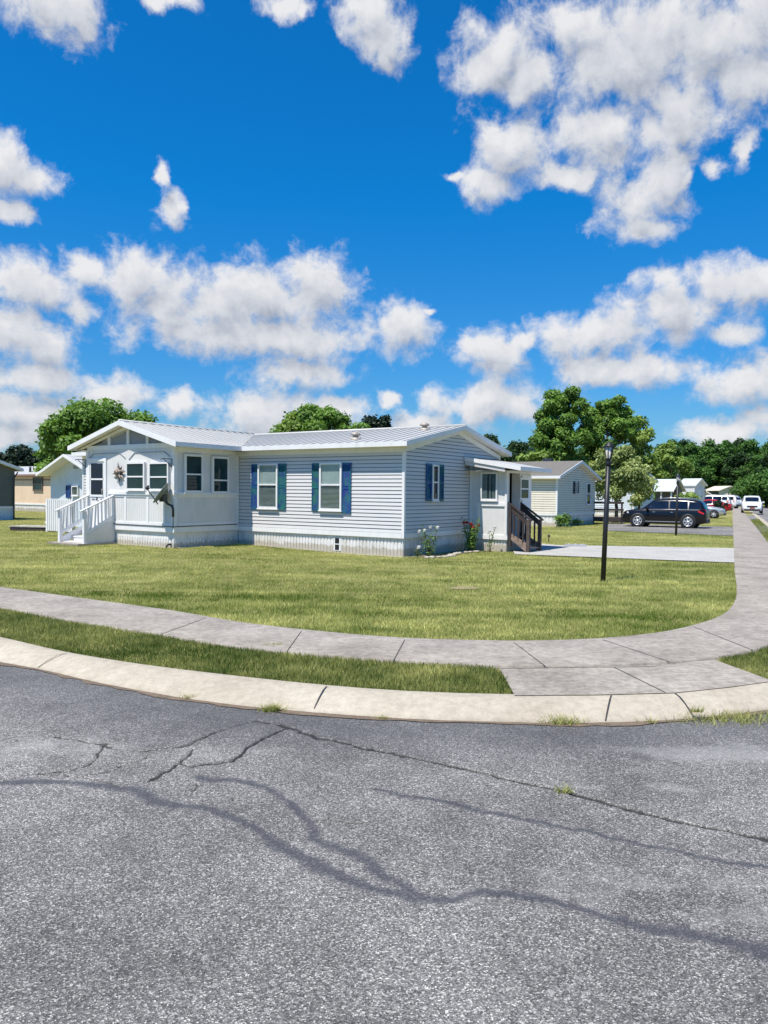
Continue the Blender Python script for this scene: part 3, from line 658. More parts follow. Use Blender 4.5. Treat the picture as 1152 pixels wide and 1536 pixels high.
def shutter(parent, axis, c, u0, u1, z0, z1, mat):
    a = MB(); w_ = .03; d = .022
    bx(a, axis, c, u0, u0+w_, z0, z1, d, d+.028); bx(a, axis, c, u1-w_, u1, z0, z1, d, d+.028)
    for za in (z0, (z0+z1)/2-.03, z1-.06): bx(a, axis, c, u0+w_, u1-w_, za, za+.06, d, d+.026)
    bx(a, axis, c, u0+w_, u1-w_, z0+.06, z1-.06, d, d+.006)
    z = z0+.065
    while z < z1-.08:
        if abs(z-(z0+z1)/2) > .045:
            if axis == 'y': a.add([(u0+w_, c-d-.02, z), (u1-w_, c-d-.02, z), (u1-w_, c-d-.006, z+.022), (u0+w_, c-d-.006, z+.022)], [(0, 1, 2, 3)])
            else: a.add([(c+d+.02, u0+w_, z), (c+d+.02, u1-w_, z), (c+d+.006, u1-w_, z+.022), (c+d+.006, u0+w_, z+.022)], [(0, 1, 2, 3)])
        z += .028
    return a.build('shutter', mat, parent)
def rect(pts_px, n, p0, o=None):
    """(x0,y0,x1,y1) in the photograph -> u0,u1,z0,z1 on a plane"""
    x0, y0, x1, y1 = pts_px; a = hit(x0, y0, o, n, p0); b = hit(x1, y1, o, n, p0); a2 = hit(x0, y1, o, n, p0); b2 = hit(x1, y0, o, n, p0)
    i = 1 if abs(n[0]) > .5 else 0
    return a[i], b[i], (a2.z+b.z)/2, (a.z+b2.z)/2

# ------------------------------------------------------------------ the white mobile home on the corner
NY, PX_ = (0, -1, 0), (1, 0, 0)
home = empty('mobile_home', C0, YAW, 'white clapboard mobile home with blue shutters and a gabled front porch room', 'house')
H_ = home
LX, WY = 13.5, 5.5; ZT0, ZT1 = .48, .60; ZE = 2.94; ZRDG = 3.56; YR = 2.75
slope = (ZRDG-ZE)/(YR+.3)
def roof_z(y): return ZE+slope*(y+.3) if y <= YR else ZE+slope*(2*YR+.3-y)
wz = 2.83
# wall cores, coloured dark to give the shade lines under the laps
mb = MB(); mb.box((-LX, 0, ZT0), (-.002, WY, wz)); mb.prism([(-LX, .001, wz), (-LX, WY-.001, wz), (-LX, YR, ZRDG-.10)], (LX-.002, 0, 0)); mb.build('wall', 'lap_shade', H_)
mb = MB(); laps(mb, 'y', 0, -LX, -.05, ZT1, wz-.12); mb.build('siding', 'siding', H_)
def gt(z):
    if z < 2.78: return (0.05, WY)
    k = (z-2.78)/(ZRDG-.18-2.78); return (0.05+(YR-.05)*k, WY-(WY-YR)*k)
mb = MB(); laps(mb, 'x', 0, 0.05, WY, ZT1, ZRDG-.2, top=gt); mb.build('siding', 'siding', H_)
t = MB(); t.box((-.05, -.024, ZT0), (.026, .05, wz)); t.build('corner_trim', 'trim', H_)
t = MB(); t.box((-LX-.02, -.024, ZT0), (-LX+.06, .05, wz)); t.build('corner_trim', 'trim', H_)
t = MB(); bx(t, 'y', 0, -LX+.06, -.05, ZT0+.002, ZT1+.01, .001, .034); bx(t, 'x', 0, .05, WY, ZT0+.002, ZT1+.01, .001, .034); t.build('base_trim', 'trim', H_)
t = MB(); bx(t, 'y', 0, -LX+.06, -.05, wz-.13, wz-.001, .001, .03); t.build('frieze', 'trim', H_)
t = MB(); t.box((-LX+.02, .03, -.3), (-.03, WY-.03, ZT0+.001)); ribs(t, 'y', .03, -LX+.03, -.03, -.3, ZT0); ribs(t, 'x', -.03, .04, WY-.05, -.3, ZT0, d=.012); t.build('skirting', 'skirting', H_)
u0, u1, z0, z1 = rect((500, 806, 510.8, 826), NY, (0, 0, 0)); v = MB(); bx(v, 'y', .03, u0, u1, z0, z1, .012, .024); v = v.build('foundation_vent', 'trim', H_)
q = MB(); zm = (z0+z1)/2; w_ = u1-u0
for za, zb in ((z0+.02, zm-.015), (zm+.015, z1-.02)): bx(q, 'y', .03, u0+w_*.22, u1-w_*.22, za, zb, .0245, .028)
q.build('grille', 'void', v)
# roof
OX = .25
def xr(y): return y
rm = MB(); th = .035
PORX, PHW, PY0, PZR = -7.82, 2.37, -2.75, 3.60
# main roof front slope left and right of the porch valley, back slope
def slab(mb, pts, th=.035): mb.prism([Vector(p)+Vector((0, 0, -th)) for p in pts], (0, 0, th))
xl, xrr = PORX-PHW, PORX+PHW
slab(rm, [(xrr, -.3, ZE), (OX, -.3, ZE), (OX, YR, ZRDG), (PORX, YR, ZRDG)]); slab(rm, [(-LX-.2, -.3, ZE), (xl, -.3, ZE), (PORX, YR, ZRDG), (-LX-.2, YR, ZRDG)])
slab(rm, [(-LX-.2, YR, ZRDG-.001), (OX, YR, ZRDG-.001), (OX, WY+.3, ZE), (-LX-.2, WY+.3, ZE)])
x = OX-.12
while x > -LX:
    ya = -.3
    if xl < x < xrr: ya = -.3+(YR+.3)*(1-abs(x-PORX)/PHW)
    if YR-ya > .1: rm.bar((x, ya+.01, roof_z(ya)+.012), (x, YR-.02, ZRDG+.010), .03, .022)
    rm.bar((x, YR+.02, ZRDG+.010), (x, WY+.28, ZE+.012), .03, .022)
    x -= .30
rm.tube([(OX+.01, YR, ZRDG+.012), (-LX-.2, YR, ZRDG+.012)], .045, 8)
roof = rm.build('roof', 'roof_metal', H_)
for s_, nm in ((1, 0), (-1, 0)):                     # porch roof planes
    pr = MB(); xe = PORX+s_*PHW
    slab(pr, [(xe, PY0, ZE), (xe, -.3, ZE), (PORX, YR-.02, PZR-.02), (PORX, PY0, PZR)][::s_])
    n_ = int((YR-PY0)/.3)
    for i in range(n_+1):
        y = PY0+.05+i*.3
        if y > YR-.1: break
        k = 0 if y < -.3 else (y+.3)/(YR+.3)
        xa = xe-s_*PHW*k
        pr.bar((xa, y, ZE+(PZR-ZE)*k+.012), (PORX+s_*.02, y, PZR+.008), .03, .022)
    pr.build('porch_roof', 'roof_metal', H_)
t = MB(); t.tube([(PORX, PY0-.01, PZR+.012), (PORX, YR-.1, PZR-.01)], .04, 8); t.build('ridge_cap', 'roof_metal', H_)
# eaves
f = MB(); f.box((xrr-.01, -.335, ZE-.115), (OX+.03, -.302, ZE+.008)); f.build('fascia', 'trim', H_)
f = MB(); f.box((-LX-.2, -.335, ZE-.115), (xl+.01, -.302, ZE+.008)); f.build('fascia', 'trim', H_)
f = MB(); f.box((xrr, -.30, wz-.006), (OX, -.002, wz+.006)); f.build('soffit', 'soffit', H_); f = MB(); f.box((-LX-.2, -.30, wz-.006), (xl, -.002, wz+.006)); f.build('soffit', 'soffit', H_)
f = MB(); f.box((-LX-.2, WY+.302, ZE-.115), (OX+.03, WY+.335, ZE+.008)); f.build('fascia', 'trim', H_)
r_ = MB()
r_.prism([(OX+.002, -.334, ZE-.115), (OX+.002, YR, ZRDG-.115), (OX+.002, YR, ZRDG+.012), (OX+.002, -.334, ZE+.012)], (.03, 0, 0)); r_.prism([(OX+.002, YR, ZRDG-.115), (OX+.002, WY+.334, ZE-.115), (OX+.002, WY+.334, ZE+.012), (OX+.002, YR, ZRDG+.012)], (.03, 0, 0)); r_.build('rake_board', 'trim', H_)
r_ = MB()
r_.prism([(.018, 0, wz-.13), (.018, YR, ZRDG-.24), (.018, YR, ZRDG-.10), (.018, 0, ZE-.10)], (.03, 0, 0)); r_.prism([(.018, YR, ZRDG-.24), (.018, WY, wz-.13), (.018, WY, ZE-.10), (.018, YR, ZRDG-.10)], (.03, 0, 0)); r_.build('frieze', 'soffit', H_)
r_ = MB()
slab(r_, [(.0, -.3, ZE-.10), (OX, -.3, ZE-.10), (OX, YR, ZRDG-.10), (0, YR, ZRDG-.10)], .01); r_.build('soffit', 'soffit', H_); r_ = MB(); slab(r_, [(0, YR, ZRDG-.1005), (OX, YR, ZRDG-.1005), (OX, WY+.3, ZE-.10), (0, WY+.3, ZE-.10)], .01); r_.build('soffit', 'soffit', H_)
# windows and shutters of the long wall
for wr, zmid, shl, shr, m1, m2 in (((389.2, 695.5, 418.4, 762.7), 727, (378.3, 696.5, 389.2, 763.5), (418.4, 695.5, 430.1, 764.5), 'shutter_blue', 'shutter_teal'),
                           ((481.6, 694, 514.2, 765.6), 727.3, (469, 695, 481.6, 766.5), (514.2, 694.2, 527.8, 770), 'shutter_teal', 'shutter_blue')):
    u0, u1, z0, z1 = rect(wr, NY, (0, 0, 0)); zm = hit((wr[0]+wr[2])/2, zmid).z
    window(H_, 'y', 0, u0, u1, z0, z1, zm, .055, blind=True)
    for s_, mt_ in ((shl, m1), (shr, m2)):
        a = rect(s_, NY, (0, 0, 0)); shutter(H_, 'y', 0, a[0]+.01, a[1]-.01, a[2], a[3], mt_)
GX = (1, 0, 0)
u0, u1, z0, z1 = rect((646, 697, 654.7, 751), GX, (0, 0, 0)); window(H_, 'x', 0, u0, u1, z0, z1, hit(650, 723.5, None, GX, (0, 0, 0)).z, .05, pane='pane_navy')
a = rect((638, 695.5, 646, 751.5), GX, (0, 0, 0)); shutter(H_, 'x', 0, a[0], a[1]-.01, a[2], a[3], 'shutter_blue')
a = rect((654.7, 697, 663.4, 752), GX, (0, 0, 0)); shutter(H_, 'x', 0, a[0]+.01, a[1], a[2], a[3], 'shutter_teal')
# roof vents
for px, py in ((533.5, 658), (637, 643.5)):
    p = hit(px, py, None, (0, -slope, 1), (0, -.3, ZE+.02)); v = MB()
    v.lathe([(.15, -.06), (.15, .02), (.08, .03), (.07, .08), (.13, .09), (.145, .11), (.10, .16), (.0, .18)], 18, c=(p.x, p.y, p.z)); v.build('roof_vent', 'bright_metal', H_)
# ---- porch room
PYF = -2.45; PXR, PXL = -5.85, -9.72
FZ = .58
mb = MB(); mb.box((PXL, PYF, ZT0), (PXR, -.0, wz)); 
mb.prism([(PXL, PYF+.06, wz), (PXR, PYF+.06, wz), (PORX, PYF+.06, PZR-.08)], (0, 2.3, 0)); mb.build('porch_wall', 'white_paint', H_)
t = MB(); t.box((PXL+.03, PYF+.03, -.3), (PXR-.03, -.0, ZT0+.001)); ribs(t, 'y', PYF+.03, PXL+.03, PXR-.03, -.3, .33, d=.012); ribs(t, 'x', PXR-.03, PYF+.05, -.04, -.3, .33, d=.012); t.build('porch_skirting', 'skirting', H_)
fy = lambda r: rect(r, NY, (0, PYF, 0)); fx_ = lambda r: rect(r, GX, (PXR, 0, 0))
# battens, ledges, base band
t = MB()
z_l0 = hit(210, 742, None, NY, (0, PYF, 0)).z; z_l1 = hit(210, 737.5, None, NY, (0, PYF, 0)).z
z_b0 = hit(210, 796, None, NY, (0, PYF, 0)).z; z_b1 = hit(210, 788, None, NY, (0, PYF, 0)).z
ux = hit(163.5, 760, None, NY, (0, PYF, 0)).x
bx(t, 'y', PYF, ux, PXR, z_l0, z_l1, 0, .05); bx(t, 'x', PXR, PYF-.05, -.02, z_l0, z_l1, 0, .05)
t.build('ledge', 'trim', H_)
t = MB(); bx(t, 'y', PYF, PXL, PXR+.03, z_b0, z_b1, 0, .03); bx(t, 'x', PXR, PYF, -.02, z_b0, z_b1, 0, .03); t.build('base_trim', 'trim', H_)
t = MB(); t.tube([(PXL+.6, PYF-.04, z_b1+.01), (PXR+.045, PYF-.045, z_b1+.005), (PXR+.04, -.1, z_b1+.01)], .010, 6); t.build('cable', 'plastic_black', H_)
t = MB()
for px, w_ in ((165.2, .06), (188.5, .09), (222, .09), (247.5, .09)):
    u = hit(px, 760, None, NY, (0, PYF, 0)).x; bx(t, 'y', PYF, u-w_/2, u+w_/2, z_b1+.09, z_l0-.07, 0, .022)
bx(t, 'y', PYF, ux, PXR-.09, z_l0-.07, z_l0-.001, 0, .0215); bx(t, 'y', PYF, ux, PXR-.09, z_b1+.02, z_b1+.09, 0, .0215)
bx(t, 'x', PXR, PYF+.12, -.1, z_b1+.02, z_b1+.10, 0, .0215); bx(t, 'x', PXR, PYF+.12, -.1, z_l0-.06, z_l0-.001, 0, .0215)
t.build('panel_batten', 'trim', H_)
t = MB()                                             # fine grooves of the side panel
for y in np.arange(PYF+.2, -.1, .1): bx(t, 'x', PXR, y, y+.082, z_b1+.10, z_l0-.06, 0, .003)
for x in np.arange(ux+.1, PXR-.2, .1): bx(t, 'y', PYF, x, x+.082, z_b1+.09, z_l0-.07, 0, .003)
t.build('grooved_panel', 'white_paint', H_)
for px in (257.0,):
    t = MB(); t.box((PXR-.09, PYF-.028, z_b1), (PXR+.028, PYF+.09, wz)); t.build('corner_trim', 'trim', H_)
t = MB(); t.box((PXL-.028, PYF-.028, z_b0), (PXL+.09, PYF+.09, wz)); t.build('corner_trim', 'trim', H_)
t = MB(); t.box((PXR-.02, -.11, z_b1), (PXR+.03, -.03, wz)); t.build('corner_trim', 'trim', H_)
for g_, zmid in (((192.2, 693.5, 219.4, 735), 715), ((226.3, 693.5, 255.4, 735.5), 715.5)):
    u0, u1, z0, z1 = fy(g_); window(H_, 'y', PYF, u0, min(u1, PXR-.1), z0, z1, hit((g_[0]+g_[2])/2, zmid, None, NY, (0, PYF, 0)).z, .045)
for g_, zmid in (((274.6, 681.5, 302, 739), 711.5), ((316, 685, 341, 740), 720.5)):
    u0, u1, z0, z1 = fx_(g_); window(H_, 'x', PXR, u0, u1, z0, z1, hit((g_[0]+g_[2])/2, zmid, None, GX, (PXR, 0, 0)).z, .06)
# mouldings, dark grey painted in for the shadow line below a board edge
def mould_shade(pts):
    t = MB(); P3 = [hit(x, y, None, NY, (0, PYF-.012, 0)) for x, y in pts]
    for a, b in zip(P3[:-1], P3[1:]): t.bar(a, b, .016, .016, (0, 1, 0))
    t.build('moulding_shade', 'gable_grey', H_)
mould_shade([(132.5, 690), (139.5, 681), (179.5, 679.5), (188, 687)]); mould_shade([(193, 689.5), (202, 679), (246, 677.5), (255, 685)])
# door
u0, u1, z0, z1 = fy((133.5, 687.5, 160.5, 790)); z0 = FZ
d = MB(); bx(d, 'y', PYF, u0, u0+.09, z0, z1, .001, .045); bx(d, 'y', PYF, u1-.09, u1, z0, z1, .001, .045); bx(d, 'y', PYF, u0+.09, u1-.09, z1-.09, z1, .001, .043)
bx(d, 'y', PYF, u0+.09, u1-.09, z0, z1-.09, .001, .020); door = d.build('door', 'trim', H_)
ga = fy((137.8, 695, 155.8, 717.6)); gb = fy((137.8, 720, 155.6, 742)); d = MB(); bx(d, 'y', PYF, ga[0], ga[1], ga[2], ga[3], .021, .026); bx(d, 'y', PYF, gb[0], gb[1], gb[2], gb[3], .021, .026); d.build('pane', 'pane_navy', door)
d = MB(); bx(d, 'y', PYF, ga[0]-.04, ga[1]+.04, gb[2]-.06, gb[2], .02, .04); bx(d, 'y', PYF, ga[0]-.04, ga[1]+.04, gb[3], ga[2], .02, .036); bx(d, 'y', PYF, ga[0]-.04, ga[0], gb[2], ga[3], .02, .036); bx(d, 'y', PYF, ga[1], ga[1]+.04, gb[2], ga[3], .02, .036); d.build('glazing_frame', 'trim', door)
d = MB(); hx = u1-.15; d.tube([(hx, PYF-.02, gb[2]+.02), (hx, PYF-.07, gb[2]+.02), (hx, PYF-.07, gb[2]+.16), (hx, PYF-.02, gb[2]+.16)], .012, 8); d.build('door_handle', 'bright_metal', door)
def text(s, p, size, mat, parent, rot=0, name='house_number'):
    cu = bpy.data.curves.new(name, 'FONT'); cu.body = s; cu.size = size; cu.extrude = .004; cu.offset = size*.02; cu.materials.append(MAT[mat]); cu.align_x = 'CENTER'; cu.align_y = 'CENTER'
    tmp = bpy.data.objects.new(name, cu); me = bpy.data.meshes.new_from_object(tmp); bpy.data.objects.remove(tmp); o = bpy.data.objects.new(name, me); col.objects.link(o); o.parent = parent; o.location = p; o.rotation_euler = (math.pi/2, rot, 0); return o
n1 = hit(145, 748.5, None, NY, (0, PYF-.03, 0)); n2 = hit(147.2, 753, None, NY, (0, PYF-.03, 0)); text('8', (n1.x, PYF-.026, n1.z), .13, 'void', door, .25); text('6', (n2.x, PYF-.026, n2.z), .13, 'void', door, .25)
for x0, x1 in ((137.5, 142.5), (150.5, 155.5)):
    d = MB(); a = hit(x0, 748.8, None, NY, (0, PYF-.03, 0)); b = hit(x1, 748.8, None, NY, (0, PYF-.03, 0)); d.bar((a.x, PYF-.026, a.z), (b.x, PYF-.026, b.z), .014, .014); d.build('number_rule', 'void', door)
# gable of the porch
zc = hit(200, 668, None, NY, (0, PYF, 0)).z
def pr_z(x): return PZR-(PZR-ZE)*abs(x-PORX)/PHW
t = MB(); bx(t, 'y', PYF+.06, PXL, PXR, wz-.0, zc+.03, .0, .075); t.build('gable_beam', 'trim', H_)
ks = [hit(x, 660, None, NY, (0, PYF, 0)).x for x in (136.5, 161.5, 165, 189.5, 193, 218.5, 222, 240)]
for a, b in ((ks[0], ks[1]), (ks[2], ks[3]), (ks[4], ks[5]), (ks[6], ks[7])):
    za, zb = pr_z(a)-.22, pr_z(b)-.22; zl = zc+.03
    pts = [(a, PYF+.055, zl), (b, PYF+.055, zl)]
    if zb > zl+.01: pts.append((b, PYF+.055, zb))
    if a < PORX < b: pts.append((PORX, PYF+.055, pr_z(PORX)-.22))
    if za > zl+.01: pts.append((a, PYF+.055, za))
    if len(pts) >= 3: q = MB(); q.prism(pts, (0, .004, 0)); q.build('gable_panel', 'gable_grey', H_)
for a, b in ((ks[1], ks[2]), (ks[3], ks[4]), (ks[5], ks[6])):
    q = MB(); za, zb = pr_z(a)-.16, pr_z(b)-.16; q.prism([(a, PYF+.002, zc+.03), (b, PYF+.002, zc+.03), (b, PYF+.002, zb), (a, PYF+.002, za)], (0, .05, 0)); q.build('gable_post', 'trim', H_)
for s_ in (1, -1):
    xe = PORX+s_*PHW; q = MB()
    q.prism([(xe+s_*.03, PY0-.001, ZE-.13), (PORX, PY0-.001, PZR-.12), (PORX, PY0-.001, PZR+.012), (xe+s_*.03, PY0-.001, ZE+.008)], (0, -.03, 0)); q.build('rake_board', 'trim', H_)
    q = MB(); q.prism([(xe-s_*.28, PYF+.003, ZE-.17+.09), (PORX, PYF+.003, PZR-.20), (PORX, PYF+.003, PZR-.09), (xe-s_*.02, PYF+.003, ZE-.09)], (0, -.03, 0)); q.build('frieze', 'soffit', H_)
    q = MB(); slab(q, [(xe, PY0, ZE-.05), (xe, PYF+.06, ZE-.05), (PORX, PYF+.06, PZR-.05), (PORX, PY0, PZR-.05)], .012); q.build('soffit', 'soffit', H_)
    q = MB(); q.box((xe+s_*.002, PY0-.03, ZE-.115), (xe+s_*.034, -.336, ZE+.008)); q.build('fascia', 'trim', H_)
    q = MB(); xa = PXR if s_ > 0 else PXL; q.box((xa, PYF, wz-.004), (xe, -.31, wz+.006)); q.build('soffit', 'soffit', H_)
q = MB(); q.box((PXR-.005, PYF+.1, wz-.13), (PXR+.03, -.12, wz-.005)); q.build('frieze', 'trim', H_)
# ---- vestibule on the street end
VY, VY1, VX = 3.53, 5.15, 1.23
vz = 2.45
mb = MB(); mb.box((.0, VY, ZT0-.03), (VX, VY+.08, 2.42)); mb.box((.0, VY1-.08, ZT0-.03), (VX, VY1, 2.42)); mb.box((VX-.08, VY+.86, ZT0-.03), (VX, VY1-.08, 2.42)); mb.box((0.03, VY+.08, ZT0-.03), (VX-.08, VY1-.08, FZ-.03))
mb.box((VX-.08, VY+.08, 2.25), (VX, VY+.86, 2.42)); mb.box((VX-.08, VY+.07, FZ-.03), (VX+.01, VY+.10, 2.25)); mb.box((VX-.24, VY+.80, FZ-.03), (VX+.02, VY+.86, 2.25))
mb.prism([(0, VY, 2.42), (VX, VY, 2.42), (0, VY, 2.62)], (0, .08, 0)); mb.build('vestibule_wall', 'white_paint', H_)
q = MB(); q.box((.02, VY+.09, FZ), (.06, VY1-.09, 2.4)); q.box((.06, VY1-.12, FZ), (VX-.25, VY1-.085, 2.4)); q.build('dim_interior', 'dark_wood', H_)
q = MB(); q.box((.03, VY+.03, -.3), (VX-.03, VY1-.03, ZT0-.03)); ribs(q, 'y', VY+.03, .04, VX-.03, -.3, .36, pitch=.09, d=.012); q.build('vestibule_skirting', 'skirting', H_)
q = MB(); bx(q, 'y', VY, .03, VX+.02, .34, .47, 0, .03); q.build('base_trim', 'trim', H_)
vy = lambda r: rect(r, NY, (0, VY, 0))
u0, u1, z0, z1 = vy((722.5, 708.5, 747, 750.5)); window(H_, 'y', VY, u0, u1, z0, z1, None, .045, curtain=True, depth=.035)
zq = vy((712, 755, 760, 758)); q = MB(); bx(q, 'y', VY, .35, VX-.02, zq[2]-.02, zq[3]+.02, 0, .035); bx(q, 'y', VY, .27, .35, .47, zq[3]+.02, 0, .03); bx(q, 'y', VY, VX-.07, VX, .47, 2.3, 0, .032); bx(q, 'y', VY, 0.03, .10, .47, 2.5, 0, .02); q.build('panel_batten', 'trim', H_)
q = MB()
for x in np.arange(.12, VX-.1, .1):
    if x+.04 < u0-.08: bx(q, 'y', VY, x, x+.085, zq[3]+.02, 2.35, 0, .008)
q.build('grooved_panel', 'white_paint', H_)
ex, ey0, ey1 = 1.76, 3.18, 5.40; zA, zB = 2.70, 2.40
q = MB(); q.prism([(0.03, ey0, zA-.03), (ex, ey0, zB-.03), (ex, ey0, zB), (0.03, ey0, zA)], (0, ey1-ey0, 0)); q.build('vestibule_roof', 'roof_metal', H_)
q = MB(); q.prism([(0.03, ey0-.001, zA-.10), (ex+.03, ey0-.001, zB-.10), (ex+.03, ey0-.001, zB+.012), (0.03, ey0-.001, zA+.012)], (0, -.03, 0)); q.box((ex+.002, ey0-.03, zB-.10), (ex+.032, ey1, zB+.011)); q.build('fascia', 'trim', H_)
q = MB(); q.prism([(0.03, ey0+.001, zA-.22), (1.3, ey0+.001, zB-.13), (1.3, ey0+.001, zB-.01), (0.03, ey0+.001, zA-.06)], (0, .04, 0)); q.build('rake_panel', 'siding', H_)
q = MB(); q.box((.03, ey0+.042, 2.30), (ex, ey1, 2.305)); q.build('soffit', 'soffit', H_)
# the white door leaf with its window
q = MB(); bx(q, 'x', VX, VY+.93, VY1-.03, FZ, 2.2, .0, .035); lf = q.build('door', 'trim', H_)
a = rect((779.5, 719.5, 790, 747), GX, (VX, 0, 0)); q = MB(); bx(q, 'x', VX, a[0], a[1], a[2], a[3], .036, .042); q.build('pane', 'pane_dark', lf)
q = MB(); zm = (a[2]+a[3])/2; bx(q, 'x', VX, a[0], a[1], zm-.02, zm+.02, .042, .055)
for r4 in ((a[0]-.05, a[0], a[2]-.05, a[3]+.05), (a[1], a[1]+.05, a[2]-.05, a[3]+.05), (a[0], a[1], a[3], a[3]+.05), (a[0], a[1], a[2]-.05, a[2])): bx(q, 'x', VX, *r4, .036, .06)
bx(q, 'x', VX, VY+1.0, VY1-.08, 1.35, 1.37, .036, .045); q.build('glazing_frame', 'trim', lf)

# ---- things fixed to or standing by the house (own objects)
def at_h(name, x, y, z, label, cat, group=None): return empty(name, HL(x, y, z), YAW, label, cat, group)
zg = float(hz(HL(PXL, PYF).x, HL(PXL, PYF).y))
st = at_h('porch_stairs', -9.6, PYF, 0, 'white wooden stairs with baluster rails up to the porch door', 'stairs')
SWD, RUN = 1.16, .98
for i in range(3):
    z = FZ-.14*(i+1); y = -.30*(i+1); a = MB(); a.box((.03, y-.02, z-.035), (SWD-.03, y+.30, z)); a.build('tread', 'white_paint', st)
    a = MB(); a.box((.05, y+.0, z-.16), (SWD-.05, y+.02, z-.036)); a.build('riser', 'trim', st)
a = MB(); a.box((-.25, -1.25, -.05), (SWD+.1, -.001, zg+.05)); a.build('landing_pad', 'walk_concrete', st)
for sx in (0, SWD):
    a = MB(); a.box((sx-.045, -RUN-.04, zg+.05), (sx+.045, -RUN+.05, 1.04)); a.build('post', 'trim', st)
    a = MB(); a.box((sx-.03, -.06, zg+.05), (sx+.03, -.002, 1.42)); a.build('post', 'trim', st)
    a = MB(); a.bar((sx, -RUN-.14, 1.03), (sx, -.0, 1.50), .10, .035); a.build('handrail', 'trim', st)
    a = MB(); a.bar((sx, -RUN+.04, .40), (sx, -.06, .86), .04, .09)
    a.build('lower_rail', 'trim', st)
    for k in range(7):
        y = -RUN+.10+k*.118; zz = .42+(y+RUN)*.485; o_ = .035*(1 if k < 3 else -.5); a = MB(); a.bar((sx, y, zz), (sx, y+o_, zz+.62), .032, .032); a.build('baluster', 'trim', st)
a = MB(); a.prism([(SWD+.02, -RUN, zg+.05), (SWD+.02, -.06, zg+.05), (SWD+.02, -.06, .80), (SWD+.02, -RUN, .36)], (.015, 0, 0)); a.build('side_panel', 'white_paint', st)
a = MB(); a.bar((0, -RUN, .16), (0, -.03, .56), .04, .20); a.build('stringer', 'trim', st)

sp = hit(177.7, 709, None, NY, (0, PYF-.06, 0)); star = at_h('wall_star', sp.x, PYF-.05, sp.z, 'tarnished metal eight-pointed star hung on the porch wall beside the door', 'wall ornament')
for layer, (n_, ro, ri, y, mt_) in enumerate(((8, .33, .11, -.0, 'rust_metal'), (5, .22, .09, -.045, 'bright_metal'))):
    a = MB(); pts = []
    for i in range(2*n_):
        th_ = math.pi*i/n_+.25*layer+.12; r = (ro*(1-.22*((i//2) % 2)) if i % 2 == 0 else ri); pts.append((r*math.cos(th_), y+.012*(i % 2), r*math.sin(th_)))
    k = len(pts); a.add([(0, y-.07, 0)]+pts+[(0, y+.02, 0)], [(0, (i+1) % k+1, i+1) for i in range(k)]+[(k+1, i+1, (i+1) % k+1) for i in range(k)]); a.build('star_plate', mt_, star)
a = MB(); a.lathe([(0, -.03), (.07, -.02), (.08, .02), (0, .03)], 12, 'y', (0, -.09, 0)); a.build('star_boss', 'rust_metal', star)
for px, py, s_, lb in ((258, 688.5, -1, 'black wall hanger for a flower basket at the porch corner near the dish'), (128.7, 689.6, -1, 'black wall hanger for a flower basket at the left edge of the porch')):
    p = hit(px, py, None, NY, (0, PYF-.03, 0)); o_ = at_h('basket_hanger', min(p.x, PXR-.02), PYF-.032, p.z, lb, 'bracket', 'black hangers on the porch front')
    a = MB(); a.tube([(0, 0, 0), (0, 0, -.24)], .012, 6); a.build('back_bar', 'black_metal', o_)
    a = MB(); a.tube([(0, 0, 0), (-.10, -.26, 0), (-.11, -.285, -.03)], .011, 6); a.build('arm', 'black_metal', o_)
    a = MB(); a.tube([(-.085, -.22, 0), (0, 0, -.22)], .010, 6); a.build('brace', 'black_metal', o_)
# satellite dish on the porch corner
p = HL(PXR+.02, PYF-.05, 0); dish = at_h('satellite_dish', PXR+.04, PYF-.07, 0, 'grey satellite dish on a bent black mast at the porch corner', 'satellite dish')
zz = lambda y: 1.65+(735-y)*20.7/1154
a = MB(); a.tube([(0, 0, .62), (0.0, 0, zz(772))], .010, 6); a.build('cable', 'plastic_black', dish)
a = MB(); a.tube([(0, 0, zz(775)), (0, 0, zz(763)), (-.03, -.02, zz(758)), (-.13, -.05, zz(756)), (-.22, -.12, zz(750)), (-.24, -.14, zz(745))], .032, 10); a.build('mast', 'black_metal', dish)
nrm = Vector((-.62, -.52, .58)).normalized(); ce = Vector((-.20, -.16, zz(741.5))); ax1 = nrm.orthogonal().normalized(); ax2 = nrm.cross(ax1)
a = MB(); rings = 7; K = 28; vs_ = []
upv = (Vector((0, 0, 1))-nrm*nrm.z).normalized(); sdv = nrm.cross(upv)
for side in (0, 1):
    for i in range(rings+1):
        r = i/rings
        for k in range(K):
            t_ = 2*math.pi*k/K; v = ce+sdv*(.27*r*math.cos(t_))+upv*(.34*r*math.sin(t_))+nrm*(.09*r*r-.012*side); vs_.append(v)
fs = []; off = (rings+1)*K
for i in range(rings):
    for k in range(K):
        k2 = (k+1) % K; fs.append((i*K+k, i*K+k2, (i+1)*K+k2, (i+1)*K+k)); fs.append((off+i*K+k2, off+i*K+k, off+(i+1)*K+k, off+(i+1)*K+k2))
for k in range(K): k2 = (k+1) % K; fs.append((rings*K+k, rings*K+k2, off+rings*K+k2, off+rings*K+k))
a.add(vs_, fs, True); a.build('reflector', 'dish_grey', dish)
a = MB(); lnb = ce+nrm*.46-upv*.10; low = ce-upv*.26+nrm*.03; a.tube([ce-upv*.3-nrm*.03, low+nrm*.02, lnb-upv*.02], .016, 6); a.build('feed_arm', 'black_metal', dish)
a = MB(); a.tube([lnb-nrm*-.04, lnb-nrm*.06], .035, 10); a.bar(lnb-upv*.05, lnb+upv*.07, .05, .05); a.build('feed_horn', 'black_metal', dish)
a = MB(); a.box((-.30, -.22, zz(752)), (-.13, -.08, zz(741))); a.build('mount', 'dish_back', dish)
